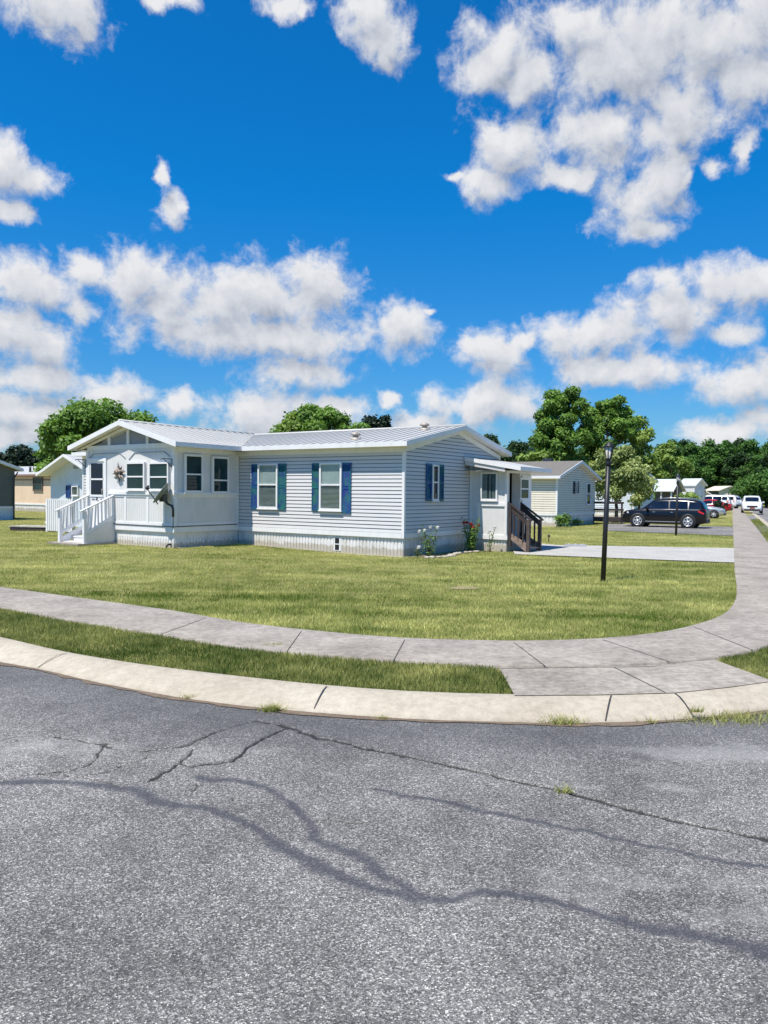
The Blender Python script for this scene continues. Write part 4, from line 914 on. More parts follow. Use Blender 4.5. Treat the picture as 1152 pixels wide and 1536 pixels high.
# black pipe stub at the foot of the corner
o_ = at_h('drain_stub', PXR-.15, PYF-.02, 0, 'short black drain pipe stub at the foot of the porch corner', 'drain pipe'); a = MB(); a.tube([(0, .04, .18), (0, -.05, .18), (-.01, -.10, .14), (-.01, -.10, -.0)], .028, 10); b_ = a.build('pipe', 'plastic_black', o_)
# dark wooden steps by the vestibule
st = at_h('side_steps', VX+.02, VY+.08, 0, 'dark weathered wooden steps with slanted handrails at the side doorway', 'stairs')
SW2 = .80; R2 = .60
for i in range(3):
    z = FZ-.15-.15*i; x = .19*i; a = MB(); a.box((x+.0, .02, z-.04), (x+.22, SW2-.02, z)); a.build('tread', 'dark_wood' if i < 2 else 'step_wood', st)
for y in (0, SW2):
    a = MB(); a.prism([(0, y-.02, FZ-.18), (0, y-.02, FZ-.02), (R2-.06, y-.02, .26), (R2-.06, y-.02, .02)], (0, .04, 0)); a.build('stringer', 'step_wood', st)
    a = MB(); a.box((R2-.045, y-.045, 0), (R2+.045, y+.045, .92)); a.build('post', 'worn_wood', st)
    a = MB(); a.box((-.0, y-.04, .15), (.08, y+.04, 1.35)); a.build('post', 'dark_wood', st)
    a = MB(); a.bar((-.02, y, 1.40), (R2+.10, y, .90), .09, .04); a.build('handrail', 'dark_wood', st)
    a = MB(); a.bar((0, y+.0, 1.28), (R2, y, .80), .035, .13); a.build('rail_board', 'dark_wood', st)
    for k in range(3):
        x = .16+k*.14; zt = 1.25-x*.8; a = MB(); a.box((x-.02, y-.02, FZ-.05-x*.75), (x+.02, y+.02, zt)); a.build('baluster', 'dark_wood', st)
# ------------------------------------------------------------------ generic mobile home for the neighbours
def mh(name, origin, label, w, l, ze, ridge, wall, skirt='skirting', roofm='shingle', cat='house', group=None, zs=.55, oh=.3, lap=.12, gable_front=False, yaw=YAW, fasc='trim'):
    """corner at origin; long wall along -x (length l) facing -y, gable end facing +x (width w). gable_front: the ridge runs along y instead"""
    h = empty(name, origin, yaw, label, cat, group)
    a = MB()
    if not gable_front:
        a.box((-l, 0, zs), (-.002, w, ze)); a.prism([(-l, 0.001, ze), (-l, w-.001, ze), (-l, w/2, ridge-.06)], (l-.002, 0, 0))
    else:
        a.box((-l, 0.002, zs), (0, w, ze)); a.prism([(-l+.001, .002, ze), (-.001, .002, ze), (-l/2, .002, ridge-.06)], (0, w-.002, 0))
    a.build('wall', 'lap_shade' if lap else wall, h)  # with laps, the dark core colour draws the shade between boards
    if lap:
        a = MB(); laps(a, 'y', 0, -l, 0, zs+.1, ze-.05, lap) if not gable_front else laps(a, 'y', 0, -l, 0, zs+.1, ridge-.1, lap, top=lambda z: (-l, 0) if z < ze else (-l+l/2*(z-ze)/(ridge-ze), -l/2*(z-ze)/(ridge-ze)))
        if not gable_front: laps(a, 'x', 0, 0, w, zs+.1, ridge-.12, lap, top=lambda z: (0, w) if z < ze else (w/2*(z-ze)/(ridge-.08-ze), w-w/2*(z-ze)/(ridge-.08-ze)))
        else: laps(a, 'x', 0, 0, w, zs+.1, ze-.05, lap)
        a.build('siding', wall, h)
    a = MB(); a.box((-l+.03, .03, -.5), (-.03, w-.03, zs)); ribs(a, 'y', .03, -l+.03, -.03, -.5, zs-.002, .2); ribs(a, 'x', -.03, .04, w-.04, -.5, zs-.002, .2); a.build('skirting', skirt, h)
    a = MB(); bx(a, 'y', 0, -l, 0.0, zs+.0, zs+.11, .0, .03); bx(a, 'x', 0, 0.001, w, zs+.0, zs+.11, .0, .03); a.box((-.07, -.025, zs), (.025, .07, ze)); a.build('base_trim', 'trim', h)
    a = MB(); f = MB(); s_ = MB(); k = (ridge-ze)/((l if gable_front else w)/2)
    if not gable_front:
        for sgn in (0, 1):
            y0, y1 = (-oh, w/2) if not sgn else (w+oh, w/2); slab(a, [(-l-.2, y0, ze-k*oh+.06), (.25, y0, ze-k*oh+.06), (.25, y1, ridge+.06), (-l-.2, y1, ridge+.06)][::(1 if not sgn else -1)], .05)
            f.prism([(.252, y0, ze-k*oh-.08), (.252, y1, ridge-.08), (.252, y1, ridge+.07), (.252, y0, ze-k*oh+.07)], (.03, 0, 0))
            f.box((-l-.2, min(y0, y0+(-.03 if not sgn else .03)), ze-k*oh-.08), (.28, max(y0, y0+(-.03 if not sgn else .03)), ze-k*oh+.06))
            slab(s_, [(0, y0, ze-k*oh-.05), (.25, y0, ze-k*oh-.05), (.25, y1, ridge-.05), (0, y1, ridge-.05)], .01)
        s_.box((-l-.2, -oh, ze-k*oh-.08), (.0, 0, ze-k*oh-.07))
    else:
        for sgn in (0, 1):
            x0, x1 = (oh, -l/2) if not sgn else (-l-oh, -l/2); slab(a, [(x0, -.4, ze-k*oh+.06), (x0, w+.2, ze-k*oh+.06), (x1, w+.2, ridge+.06), (x1, -.4, ridge+.06)], .05)
            f.prism([(x0, -.402, ze-k*oh-.06), (x1, -.402, ridge-.06), (x1, -.402, ridge+.07), (x0, -.402, ze-k*oh+.07)], (0, -.03, 0))
            slab(s_, [(x0, -.4, ze-k*oh), (x0, 0, ze-k*oh), (x1, 0, ridge), (x1, -.4, ridge)], .01)
    a.build('roof', roofm, h); f.build('fascia', fasc, h); s_.build('soffit', 'soffit', h)
    return h
# pale neighbour
n0 = G(835, 790); nb = mh('mobile_home', n0, 'cream sided mobile home with grey shingle roof behind the driveway', 5.75, 12, 2.62, 3.42, 'cream_siding', zs=.56)
o0 = n0
a = rect((878.6, 724.5, 884, 757), GX, (0, 0, 0), o0); window(nb, 'x', 0, a[0], a[1], a[2], a[3], (a[2]+a[3])/2, .05)
a = rect((862, 722.5, 864.8, 740.5), GX, (0, 0, 0), o0); window(nb, 'x', 0, a[0], a[1], a[2], a[3], None, .03)
for r4 in ((859.3, 722, 861.8, 740.5), (865, 722, 867.2, 740.5)):
    a = rect(r4, GX, (0, 0, 0), o0); shutter(nb, 'x', 0, a[0], a[1], a[2], a[3], 'shutter_dark')
v = MB(); p = hit(822, 691.5, o0, (0, -.27, 1), (0, -.3, 2.6)); v.box((p.x-.25, p.y-.15, p.z-.02), (p.x+.25, p.y+.2, p.z+.14)); v.build('roof_vent', 'shutter_dark', nb)
# trailer and its deck behind the lime tree
t0 = Vector((0, 0, 0))+GD(951, 54); tr = mh('mobile_home', t0, 'pale grey mobile home half hidden behind the lime green tree', 5, 11, 2.75, 3.3, 'pale_block', zs=.5, lap=.14)
a = rect((953, 741, 963, 751.5), GX, (0, 0, 0), t0); window(tr, 'x', 0, a[0], a[1], a[2], a[3], None, .05)
dk = empty('wooden_deck', GD(888, 44), R(-14), 'dark wooden deck with railing between the cream home and the black car', 'deck')
a = MB(); a.box((-2.4, 0, .14), (1.75, 1.6, .36)); a.build('platform', 'dark_wood', dk)
for x in (-2.3, -1.5, -.7, .1, .9, 1.65): a = MB(); a.box((x-.05, .0, .0), (x+.05, .1, 1.25)); a.build('post', 'dark_wood', dk)
for z in (1.15, .75): a = MB(); a.box((-2.4, -.03, z), (1.75, .0, z+.12)); a.build('rail', 'dark_wood', dk)
# left neighbours
l0 = G(22, 782); lh = mh('mobile_home', W2(l0, 0, -5.2), 'dark olive sided mobile home at the left edge of the lawn', 5.2, 12, 2.72, 3.55, 'olive_siding', skirt='pale_block', roofm='shingle', zs=.66, lap=.13)
a = MB(); a.tube([(.12, 5.3, 2.5), (.10, 5.12, 2.2), (.07, 5.12, .1)], .035, 8); a.build('downspout', 'shutter_dark', lh)
b0 = GD(90, 52, .1); bh = mh('mobile_home', b0, 'tan mobile home with white roof and brown fascia far left', 4.5, 14, 2.6, 3.2, 'tan_panel', roofm='roof_metal', zs=.45, lap=0, fasc='fascia_brown')
a = MB(); bx(a, 'y', 0, -14, 0, 2.40, 2.62, .0, .03); bx(a, 'y', 0, -14, 0, 2.16, 2.24, .0, .03); a.build('brown_band', 'fascia_brown', bh)
a = rect((50.5, 716, 64.8, 736), NY, (0, 0, 0), b0); window(bh, 'y', 0, a[0], a[1], a[2], a[3], (a[2]+a[3])/2, .07, pane='pane_dark', frame='rust_metal')
a = MB(); a.tube([(-4.2, .4, 2.7), (-4.2, .4, 3.15)], .08, 8); a.build('vent_pipe', 'shutter_dark', bh)
# white shed behind the porch
s0 = Vector((-14.3+.827*3.55, 33-.562*3.55, .05)); shd = empty('garden_shed', s0, YAW, 'white gabled shed with navy shutter behind the picket fence', 'shed')
a = MB(); a.box((-3.55, 0, -.3), (0, 4, 2.22)); a.prism([(-3.55+.001, .0, 2.22), (-.001, .0, 2.22), (-1.78, .0, 2.95)], (0, 4, 0)); a.build('wall', 'pale_block', shd)
a = MB(); f = MB(); s_ = MB()
for sgn in (1, -1):
    x0 = -1.78+sgn*1.95; slab(a, [(x0, -.55, 2.24), (x0, 4.2, 2.24), (-1.78, 4.2, 3.04), (-1.78, -.55, 3.04)], .05); f.prism([(x0, -.552, 2.14), (-1.78, -.552, 2.94), (-1.78, -.552, 3.05), (x0, -.552, 2.25)], (0, -.03, 0)); slab(s_, [(x0, -.55, 2.16), (x0, 0, 2.16), (-1.78, 0, 2.96), (-1.78, -.55, 2.96)], .01)
a.build('roof', 'roof_metal', shd); f.build('fascia', 'trim', shd); s_.build('soffit', 'soffit', shd)
a = rect((110.8, 698, 117.8, 703), NY, (0, 0, 0), s0); q = MB(); bx(q, 'y', 0, a[0], a[1], a[2], a[3], .0, .03); q.build('gable_vent', 'gable_grey', shd)
a = rect((100, 728, 107, 747), NY, (0, 0, 0), s0); shutter(shd, 'y', 0, a[0], a[1], a[2], a[3], 'shutter_navy')
a = rect((109.5, 729, 119, 743.5), NY, (0, 0, 0), s0); window(shd, 'y', 0, a[0], a[1], a[2], a[3], None, .04, curtain=True)
# picket fence
fp = HL(-13.95, -.15); zf_ = float(hz(fp.x, fp.y)); pf = empty('picket_fence', Vector((fp.x, fp.y, zf_)), YAW, 'white picket fence at the left end of the corner home', 'fence')
fl = hit(79, 790, Vector((fp.x, fp.y, zf_))).x
for k in range(int(-fl/.125)+4):
    x = -k*.125; a = MB(); a.prism([(x-.045, 0, .05), (x+.045, 0, .05), (x+.045, 0, 1.18), (x, 0, 1.24), (x-.045, 0, 1.18)], (0, -.02, 0)); a.build('picket', 'trim', pf)
for z in (.3, .95): a = MB(); a.box((fl-.5, .003, z), (.1, .04, z+.08)); a.build('rail', 'trim', pf)
a = MB(); a.box((fl-.5, .041, 0), (fl-.4, .14, 1.2)); a.build('post', 'trim', pf)
a = MB(); a.box((-.1, .041, 0), (.0, .14, 1.2)); a.build('post', 'trim', pf)
# low plank platform
g = G(52, 795, .1); pl = empty('low_platform', g, YAW*.3, 'low weathered plank platform lying on the lawn by the fence', 'platform')
for k in range(7): a = MB(); a.box((-.85, -.38+k*.13, .12), (.95, -.26+k*.13, .155)); a.build('plank', 'grey_wood', pl)
a = MB(); a.box((-.78, -.36, -.05), (.9, -.30, .118)); a.box((-.78, .42, -.05), (.9, .48, .118)); a.build('joist', 'dark_wood', pl)

# far sheds and house
c0 = GD(1000, 84, .35); cb = empty('garden_cabin', c0, R(-48), 'small cabin with open porch and pale green metal roof behind the black car', 'cabin')
a = MB(); a.box((-1.6, -.9, -.6), (1.1, 1.6, .45)); a.build('base', 'dark_wood', cb)
a = MB(); a.box((-1.5, .3, .45), (1.0, 1.5, 1.9)); a.prism([(1.0, -.85, 1.9), (1.0, 1.5, 1.9), (1.0, .32, 3.0)], (-2.5, 0, 0)); a.build('wall', 'shingle', cb)
for x in (-1.45, -.2, .95): a = MB(); a.box((x-.06, -.86, .45), (x+.06, -.74, 1.9)); a.build('post', 'trim', cb)
a = MB(); slab(a, [(-1.8, -1.1, 1.78), (1.3, -1.1, 1.78), (1.3, .32, 3.1), (-1.8, .32, 3.1)], .06); slab(a, [(-1.8, 1.75, 1.78), (1.3, 1.75, 1.78), (1.3, .321, 3.1), (-1.8, .321, 3.1)], .06); a.build('roof', 'shed_roof', cb)
a = MB(); a.prism([(1.302, -1.12, 1.66), (1.302, .32, 2.98), (1.302, .32, 3.12), (1.302, -1.12, 1.8)], (.05, 0, 0)); a.prism([(1.302, 1.77, 1.66), (1.302, .32, 2.98), (1.302, .32, 3.12), (1.302, 1.77, 1.8)], (.05, 0, 0)); a.build('fascia', 'trim', cb)
c1 = GD(1036, 88, .3); s2 = mh('garden_shed', c1+Vector((.4, 0, 0)), 'narrow white shed with green roof between the cabin and the sidewalk', 2.4, 1.8, 2.6, 3.3, 'white_paint', roofm='shed_roof', cat='shed', lap=0, zs=.5, oh=.1, yaw=R(-50))
a = MB(); bx(a, 'x', 0, .7, 1.5, .6, 2.1, .0, .04); a.build('door', 'trim', s2)
c2 = GD(1066, 112, .0); s3 = mh('garden_shed', c2, 'small cream shed behind the white parked cars', 2.5, 2.6, 1.9, 2.7, 'cream_siding', roofm='cream_siding', cat='shed', lap=0, zs=.2, gable_front=True, yaw=R(-15))
a = MB(); bx(a, 'y', 0, -1.6, -1.1, 1.2, 1.7, .0, .04); a.build('window', 'pane_dark', s3)
c3 = GD(1111, 160, .0); s4 = mh('mobile_home', c3, 'far cream home with its gable closing the end of the sidewalk', 9, 4.4, 2.85, 3.75, 'cream_siding', roofm='cream_siding', lap=.2, zs=.3, gable_front=True, yaw=R(-4))
a = MB(); bx(a, 'y', 0, -2.55, -2.3, .35, 2.4, .0, .04); bx(a, 'y', 0, -.7, -.35, 1.6, 2.1, .0, .04); a.build('window', 'shutter_dark', s4)

# ------------------------------------------------------------------ lamps
def lamp(base, h, lean, label):
    o = empty('lamp_post', base, 0, label, 'street lamp', 'black lamp posts along the sidewalk'); o.rotation_euler = (0, lean, 0); k = h/2.7
    a = MB(); a.tube([(0, 0, -.1), (0, 0, 2.22*k)], [.049, .043], 14); a.build('post', 'black_metal', o)
    a = MB(); a.lathe([(.045, 2.2*k), (.075, 2.24*k), (.04, 2.28*k), (.05, 2.31*k), (.075, 2.325*k), (0, 2.325*k)], 14); a.build('collar', 'black_metal', o)
    z0, z1 = 2.325*k, 2.55*k
    a = MB(); a.lathe([(.045, z0), (.085, z1), (.0, z1)], 6); a.build('lamp_glass', 'lamp_glass', o)
    a = MB()
    for i in range(6):
        t_ = math.pi/3*i; a.bar((.047*math.cos(t_), .047*math.sin(t_), z0), (.087*math.cos(t_), .087*math.sin(t_), z1), .014, .014)
    a.build('cage', 'black_metal', o)
    a = MB(); a.lathe([(.10, z1-.005), (.105, z1+.01), (.07, z1+.03), (.06, z1+.065), (.025, z1+.08), (.015, z1+.10), (0, z1+.105)], 12); a.build('lamp_cap', 'black_metal', o)
    a = MB(); a.tube([(-.16, 0, z1-.03), (.16, 0, z1-.03)], .010, 6); a.build('crossbar', 'black_metal', o)
    return o
lamp(G(904.5, 872), 2.72, R(1.6), 'tall black lamp post standing in the front lawn')
lamp(G(1014, 803), 2.62, R(.8), 'black lamp post in front of the black car')
lamp(G(1057, 768), 2.55, R(.6), 'distant black lamp post beside the red car')

# ------------------------------------------------------------------ cars
def car(name, loc, heading, label, paint, kind='suv', group=None, s=1.0, plate=None):
    o = empty(name, loc, heading, label, 'car', group, s)
    if kind == 'suv':
        L_, Wd, Hh = 4.7, .92, 1.70; wr = .37; ax = (-1.40, 1.42)
        S = [(-2.35, .42, .92, .98, .74, .60), (-2.30, .30, 1.02, 1.08, .83, .68), (-2.12, .26, 1.06, 1.46, .89, .70), (-1.95, .24, 1.07, 1.60, .91, .71), (-1.4, .22, 1.06, 1.68, .92, .72), (-.6, .21, 1.04, 1.71, .92, .73), (.2, .21, 1.02, 1.69, .92, .72), (.62, .21, 1.02, 1.60, .92, .70), (1.0, .21, 1.03, 1.28, .92, .74), (1.22, .21, 1.03, 1.10, .92, .80), (1.75, .22, 1.00, 1.05, .90, .78), (2.15, .24, .92, .97, .86, .72), (2.31, .28, .80, .86, .78, .6), (2.36, .36, .66, .70, .70, .5)]
        wins = ((-2.02, -1.42), (-1.36, -.38), (-.30, .90)); ws = (.66, 1.18); rw = (-2.28, -2.02)
    else:
        L_, Wd, Hh = 4.5, .88, 1.42; wr = .33; ax = (-1.32, 1.38)
        S = [(-2.25, .42, .80, .86, .70, .5), (-2.2, .28, .90, .96, .80, .6), (-1.75, .22, .94, 1.02, .86, .66), (-1.5, .2, .95, 1.08, .87, .68), (-1.0, .19, .94, 1.34, .88, .60), (-.5, .18, .92, 1.42, .88, .58), (.1, .18, .90, 1.42, .88, .58), (.4, .18, .90, 1.36, .88, .6), (1.0, .18, .90, 1.02, .88, .70), (1.5, .19, .86, .93, .86, .7), (2.0, .22, .78, .84, .82, .6), (2.2, .28, .66, .70, .74, .5), (2.26, .36, .56, .60, .66, .4)]
        wins = ((-1.25, -.45), (-.38, .75)); ws = (.45, .98); rw = (-1.45, -1.02)
    def prof(st):
        x, zb, zl, zt, hb, ht = st; tz = zt-zl
        return [(x, -hb*.9, zb), (x, -hb, zb+.16), (x, -hb*1.005, (zb+zl)/2+.08), (x, -hb*.985, zl-.04), (x, -hb*.95, zl), (x, -(hb*.93*(1-.85)+ht*.85), zl+tz*.80), (x, -ht*.9, zl+tz*.95), (x, -ht*.5, zt), (x, 0, zt+.012*min(1, tz*4))]
    def interp(x):
        for a_, b_ in zip(S[:-1], S[1:]):
            if a_[0] <= x <= b_[0]: k = (x-a_[0])/(b_[0]-a_[0]); return tuple(p_+(q_-p_)*k for p_, q_ in zip(a_, b_))
    a = MB(); rows = []; xs_ = sorted(set([q[0] for q in S]+[q[0]+(r[0]-q[0])*.5 for q, r in zip(S[:-1], S[1:])]))
    for x in xs_:
        st_ = interp(x); h = prof(st_); 
        # wheel arch: lift the lower edge round each axle
        for i_ax in ax:
            dd = abs(x-i_ax)
        full = h+[(p_[0], -p_[1], p_[2]) for p_ in h[-2::-1]]; rows.append(full)
    k = len(rows[0]); vs_ = [p_ for r_ in rows for p_ in r_]; fs = [(i*k+j, (i+1)*k+j, (i+1)*k+j+1, i*k+j+1) for i in range(len(rows)-1) for j in range(k-1)]
    fs += [((i+1)*k, i*k, i*k+k-1, (i+1)*k+k-1) for i in range(len(rows)-1)]+[tuple(range(k)), tuple(range((len(rows)-1)*k+k-1, (len(rows)-1)*k-1, -1))]
    a.add(vs_, fs, True); body = a.build('body', paint, o)
    dark = 'pane_navy'
    for (x0, x1) in wins:
        for sg in (-1, 1):
            q = MB(); n_ = 8; vs_ = []
            for i in range(n_+1):
                st_ = interp(x0+(x1-x0)*i/n_); x, zb, zl, zt, hb, ht = st_; tz = zt-zl
                for f_ in (.06, .80 if tz > .3 else max(.1, .62)):
                    y = hb*.95+((hb*.93*.15+ht*.85)-hb*.95)*(f_/.80); vs_.append((x, sg*(y+.008), zl+tz*f_))
            q.add(vs_, [((2*i, 2*i+2, 2*i+3, 2*i+1) if sg < 0 else (2*i, 2*i+1, 2*i+3, 2*i+2)) for i in range(n_)]); q.build('side_window', dark, o)
    for nm, (x0, x1), sgn in (('windscreen', ws, 1), ('rear_window', rw, -1)):
        q = MB(); vs_ = []; n_ = 4
        for i in range(n_+1):
            st_ = interp(x0+(x1-x0)*i/n_); x, zb, zl, zt, hb, ht = st_
            for f_ in (-.92, -.5, 0, .5, .92): vs_.append((x+.006*sgn, f_*ht*.92, zt+.012+(.0 if abs(f_) < .6 else -.03*(1.0 if zt-zl > .2 else .3))))
        q.add(vs_, [((i*5+j, (i+1)*5+j, (i+1)*5+j+1, i*5+j+1)) for i in range(n_) for j in range(4)], True); q.build(nm, dark, o)
    for x in ax:
        for sg in (-1, 1):
            q = MB(); q.lathe([(.0, -.11), (wr*.66, -.11), (wr*.93, -.11), (wr, -.07), (wr, .07), (wr*.93, .11), (wr*.66, .11), (0, .11)], 28, 'y', (x, sg*(Wd-.085), wr)); wh = q.build('wheel', 'tyre', o)
            q = MB(); yo = sg*(Wd+.028); q.lathe([(wr*.70, -.012), (wr*.70, .012), (wr*.60, .012), (wr*.60, -.012)], 28, 'y', (x, yo, wr)); q.lathe([(0, -.015), (.07, -.015), (.07, .015), (0, .015)], 14, 'y', (x, yo, wr))
            for i in range(6):
                t_ = math.pi/3*i+.3; q.bar((x+.05*math.cos(t_), yo, wr+.05*math.sin(t_)), (x+wr*.64*math.cos(t_), yo, wr+wr*.64*math.sin(t_)), .02, .085, (-math.sin(t_), 0, math.cos(t_)))
            q.build('rim', 'alloy', wh)
            q = MB(); q.lathe([(wr*1.0, -.01), (wr*1.20, -.01), (wr*1.20, .022), (wr*1.0, .022)], 28, 'y', (x, sg*(Wd-.0), wr+.02)); ar = q.build('wheel_arch', 'plastic_black', o)
            q = MB(); q.lathe([(0, 0), (wr*1.14, 0), (wr*1.14, .012), (0, .012)], 28, 'y', (x, sg*(Wd-.015) - .006, wr+.02)); q.build('arch_liner', 'void', ar)
    f_ = interp(2.0 if kind == 'suv' else 1.95)
    for sg in (-1, 1):
        q = MB(); fr = 2.28 if kind == 'suv' else 2.17; zz_ = .80 if kind == 'suv' else .64
        q.prism([(fr-.34, sg*.885, zz_+.02), (fr-.30, sg*.885, zz_+.13), (fr-.02, sg*.80, zz_+.10), (fr+.05, sg*.60, zz_+.06), (fr+.07, sg*.60, zz_-.04), (fr-.0, sg*.80, zz_-.04)], (0, -sg*.12, .0)); q.build('headlight', 'lens_clear', o)
        q = MB(); rr_ = -2.33 if kind == 'suv' else -2.22; z_ = .98 if kind == 'suv' else .8
        q.prism([(rr_-.01, sg*.70, z_-.16), (rr_-.01, sg*.70, z_+.10), (rr_+.16, sg*.905, z_+.12), (rr_+.42, sg*.925, z_+.06), (rr_+.36, sg*.925, z_-.06), (rr_+.12, sg*.905, z_-.16)], (0, -sg*.15, 0)); q.build('tail_light', 'lens_red', o)
        q = MB(); q.box((.78, sg*.93, 1.02 if kind == 'suv' else .88), (.92, sg*1.10, 1.16 if kind == 'suv' else 1.0)); q.build('mirror', paint, o)
        q = MB(); q.bar((-1.0, sg*.935, .36), (.98, sg*.935, .36), .012, .035); q.build('side_trim', 'chrome', o)
        if kind == 'suv':
            q = MB(); q.tube([(-1.8, sg*.60, 1.72), (-.4, sg*.62, 1.755), (.3, sg*.60, 1.72)], .018, 6); q.build('roof_rail', 'chrome', o)
            q = MB(); q.tube([(-1.98, sg*.915, 1.09), (-.3, sg*.905, 1.075), (.95, sg*.915, 1.06)], .012, 6); q.build('window_trim', 'chrome', o)
        for x in (-.45, .55): q = MB(); q.box((x-.12, sg*.925, .90), (x+.02, sg*.945, .93)); q.build('door_handle', 'chrome', o)
    q = MB(); fx0 = 2.36 if kind == 'suv' else 2.26; q.box((fx0-.04, -.46, .60), (fx0+.012, .46, .76)); q.build('grille', 'plastic_black', o)
    q = MB(); q.box((fx0-.10, -.72, .26), (fx0+.004, .72, .42)); q.build('bumper', 'plastic_black', o)
    q = MB(); q.box((-fx0-.01, -.74, .30), (-fx0+.12, .74, .50)); q.build('bumper', 'plastic_black', o)
    q = MB(); q.box((fx0+.013, -.22, .46), (fx0+.02, .22, .58)); q.build('plate', plate or 'lens_clear', o)
    return o
def head(dx, dy): return math.atan2(dy, dx)
gf = G(955, 790.3); gr = G(1034, 792.7); dvec = (gf-gr); mid = (gf+gr)/2
perp = Vector((-dvec.y, dvec.x, 0)).normalized(); perp = perp if perp.y > 0 else -perp
sc_ = dvec.length/2.95
car('parked_car', Vector((mid.x, mid.y, 0))+perp*.75, head(dvec.x, dvec.y), 'black SUV parked sideways on the neighbouring driveway', 'car_black', 'suv', 'cars parked along the street', sc_)
wp = G(1128, 771.5, ZR); car('parked_car', Vector((wp.x, wp.y, .0))+Vector((sdir.x, sdir.y, 0))*2.2, head(-sdir.x, -sdir.y), 'white SUV facing the camera at the kerb of the side street', 'car_white', 'suv', 'cars parked along the street', 1.0, plate='plate_red')
car('parked_car', GD(1064, 76, 0), head(-.86, .5), 'bright red sedan parked beyond the black SUV', 'car_red', 'sedan', 'cars parked along the street', .92)
car('parked_car', GD(1046, 58, 0), head(.88, -.45), 'silver sedan with only its front showing behind the black SUV', 'car_silver', 'sedan', 'cars parked along the street', .88)
car('parked_car', GD(1066, 97, .05), head(-.86, .5), 'white station wagon directly behind the red sedan', 'car_white', 'suv', 'cars parked along the street', 1)
car('parked_car', GD(1084, 104, .05), head(-.6, .8), 'white van seen from behind left of the far end of the sidewalk', 'car_white', 'suv', 'cars parked along the street', 1.0)
car('parked_car', GD(1104, 132, .35), head(-sdir.x, -sdir.y), 'distant white pickup in front of the far cream home', 'car_white', 'suv', 'cars parked along the street', 1.05)

# wheel stop on the driveway, garden stake
g = G(863, 820.5); ws_ = empty('wheel_stop', g, R(-10), 'low grey wheel stop lying on the concrete driveway', 'wheel stop'); a = MB(); a.prism([(-.33, -.08, .012), (-.33, .08, .012), (-.33, .05, .09), (-.33, -.05, .09)], (.66, 0, 0)); a.build('block', 'gable_grey', ws_)
for x in (-.2, .0, .2): a = MB(); a.lathe([(.03, .091), (.03, .10), (0, .10)], 8, c=(x, 0, 0)); a.build('bolt', 'trim', ws_)
g = G(823, 812); o_ = empty('garden_stake', g, 0, 'dark metal garden stake at the edge of the driveway', 'garden stake'); a = MB(); a.tube([(0, 0, -.05), (0, 0, .13), (.03, 0, .17)], .014, 6); a.build('rod', 'black_metal', o_); a = MB(); a.lathe([(0, .15), (.05, .17), (.04, .22), (0, .24)], 8); a.build('head', 'black_metal', o_)

# ------------------------------------------------------------------ foliage
def leaf_cloud(cl, n, size, seed, flat=.8, up=.35, hang=0.0, spread=.9):
    """n leaf sprays gathered in clumps cl = [(x,y,z,r)]"""
    r = np.random.default_rng(seed); cl = np.array(cl); wgt = cl[:, 3]**2; idx = r.choice(len(cl), n, p=wgt/wgt.sum())
    d = r.normal(size=(n, 3)); d /= np.linalg.norm(d, axis=1)[:, None]; d[:, 2] = np.where((d[:, 2] < -.1) & (r.random(n) < .45), -d[:, 2], d[:, 2])
    rad = cl[idx, 3]*(.45+.62*r.random(n)**.6); pos = cl[idx, :3]+d*rad[:, None]*np.array([1, 1, flat])
    pos += r.normal(size=(n, 3))*size*.35*spread
    nr = d*.7+r.normal(size=(n, 3))*.55+np.array([0, 0, up]); nr /= np.linalg.norm(nr, axis=1)[:, None]
    a = np.cross(nr, r.normal(size=(n, 3))); a /= np.linalg.norm(a, axis=1)[:, None]; b = np.cross(nr, a)
    s = size*(.55+.9*r.random(n)); L_ = s[:, None]; 
    V = np.stack([pos-a*L_*.5, pos+b*L_*.30-a*L_*.05, pos+a*L_*.55, pos-b*L_*.30-a*L_*.05], 1)
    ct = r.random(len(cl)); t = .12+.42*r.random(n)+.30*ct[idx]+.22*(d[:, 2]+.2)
    return V, np.clip(t, 0, 1)
def crown_clumps(rx, ry, rz, cz, n, rc, seed, shape='round'):
    r = random.Random(seed); out_ = []
    for i in range(n):
        for _ in range(50):
            u = [r.uniform(-1, 1) for _ in range(3)]; L = math.sqrt(sum(x*x for x in u))
            if .35 < L < 1: break
        k = 1.0
        if shape == 'cone': k = 1-.75*(u[2]+1)/2
        if shape == 'oval': k = 1-.25*max(0, u[2])
        j = 1+.22*math.sin(3.1*math.atan2(u[1], u[0])+seed)
        out_.append((u[0]*rx*k*j, u[1]*ry*k*j, cz+u[2]*rz*(1+.1*r.uniform(-1, 1)), rc*r.uniform(.6, 1.25)))
    return out_
def trunk_bm(h, r0, top, nl, seed, spread=1.5):
    r = random.Random(seed); a = MB(); a.tube([(0, 0, -.3), (.02, .01, h*.3), (r.uniform(-.1, .1), r.uniform(-.1, .1), h*.6), (r.uniform(-.2, .2), 0, top)], [r0*1.25, r0, r0*.8, r0*.25], 9)
    for i in range(nl):
        t_ = 2*math.pi*i/nl+r.random(); z = h*r.uniform(.35, .8); e = spread*r.uniform(.6, 1.1); dz = (top-z)*r.uniform(.4, .85)
        a.tube([(0, 0, z), (e*.4*math.cos(t_), e*.4*math.sin(t_), z+dz*.45), (e*math.cos(t_), e*math.sin(t_), z+dz)], [r0*.5, r0*.32, r0*.1], 6)
    return a
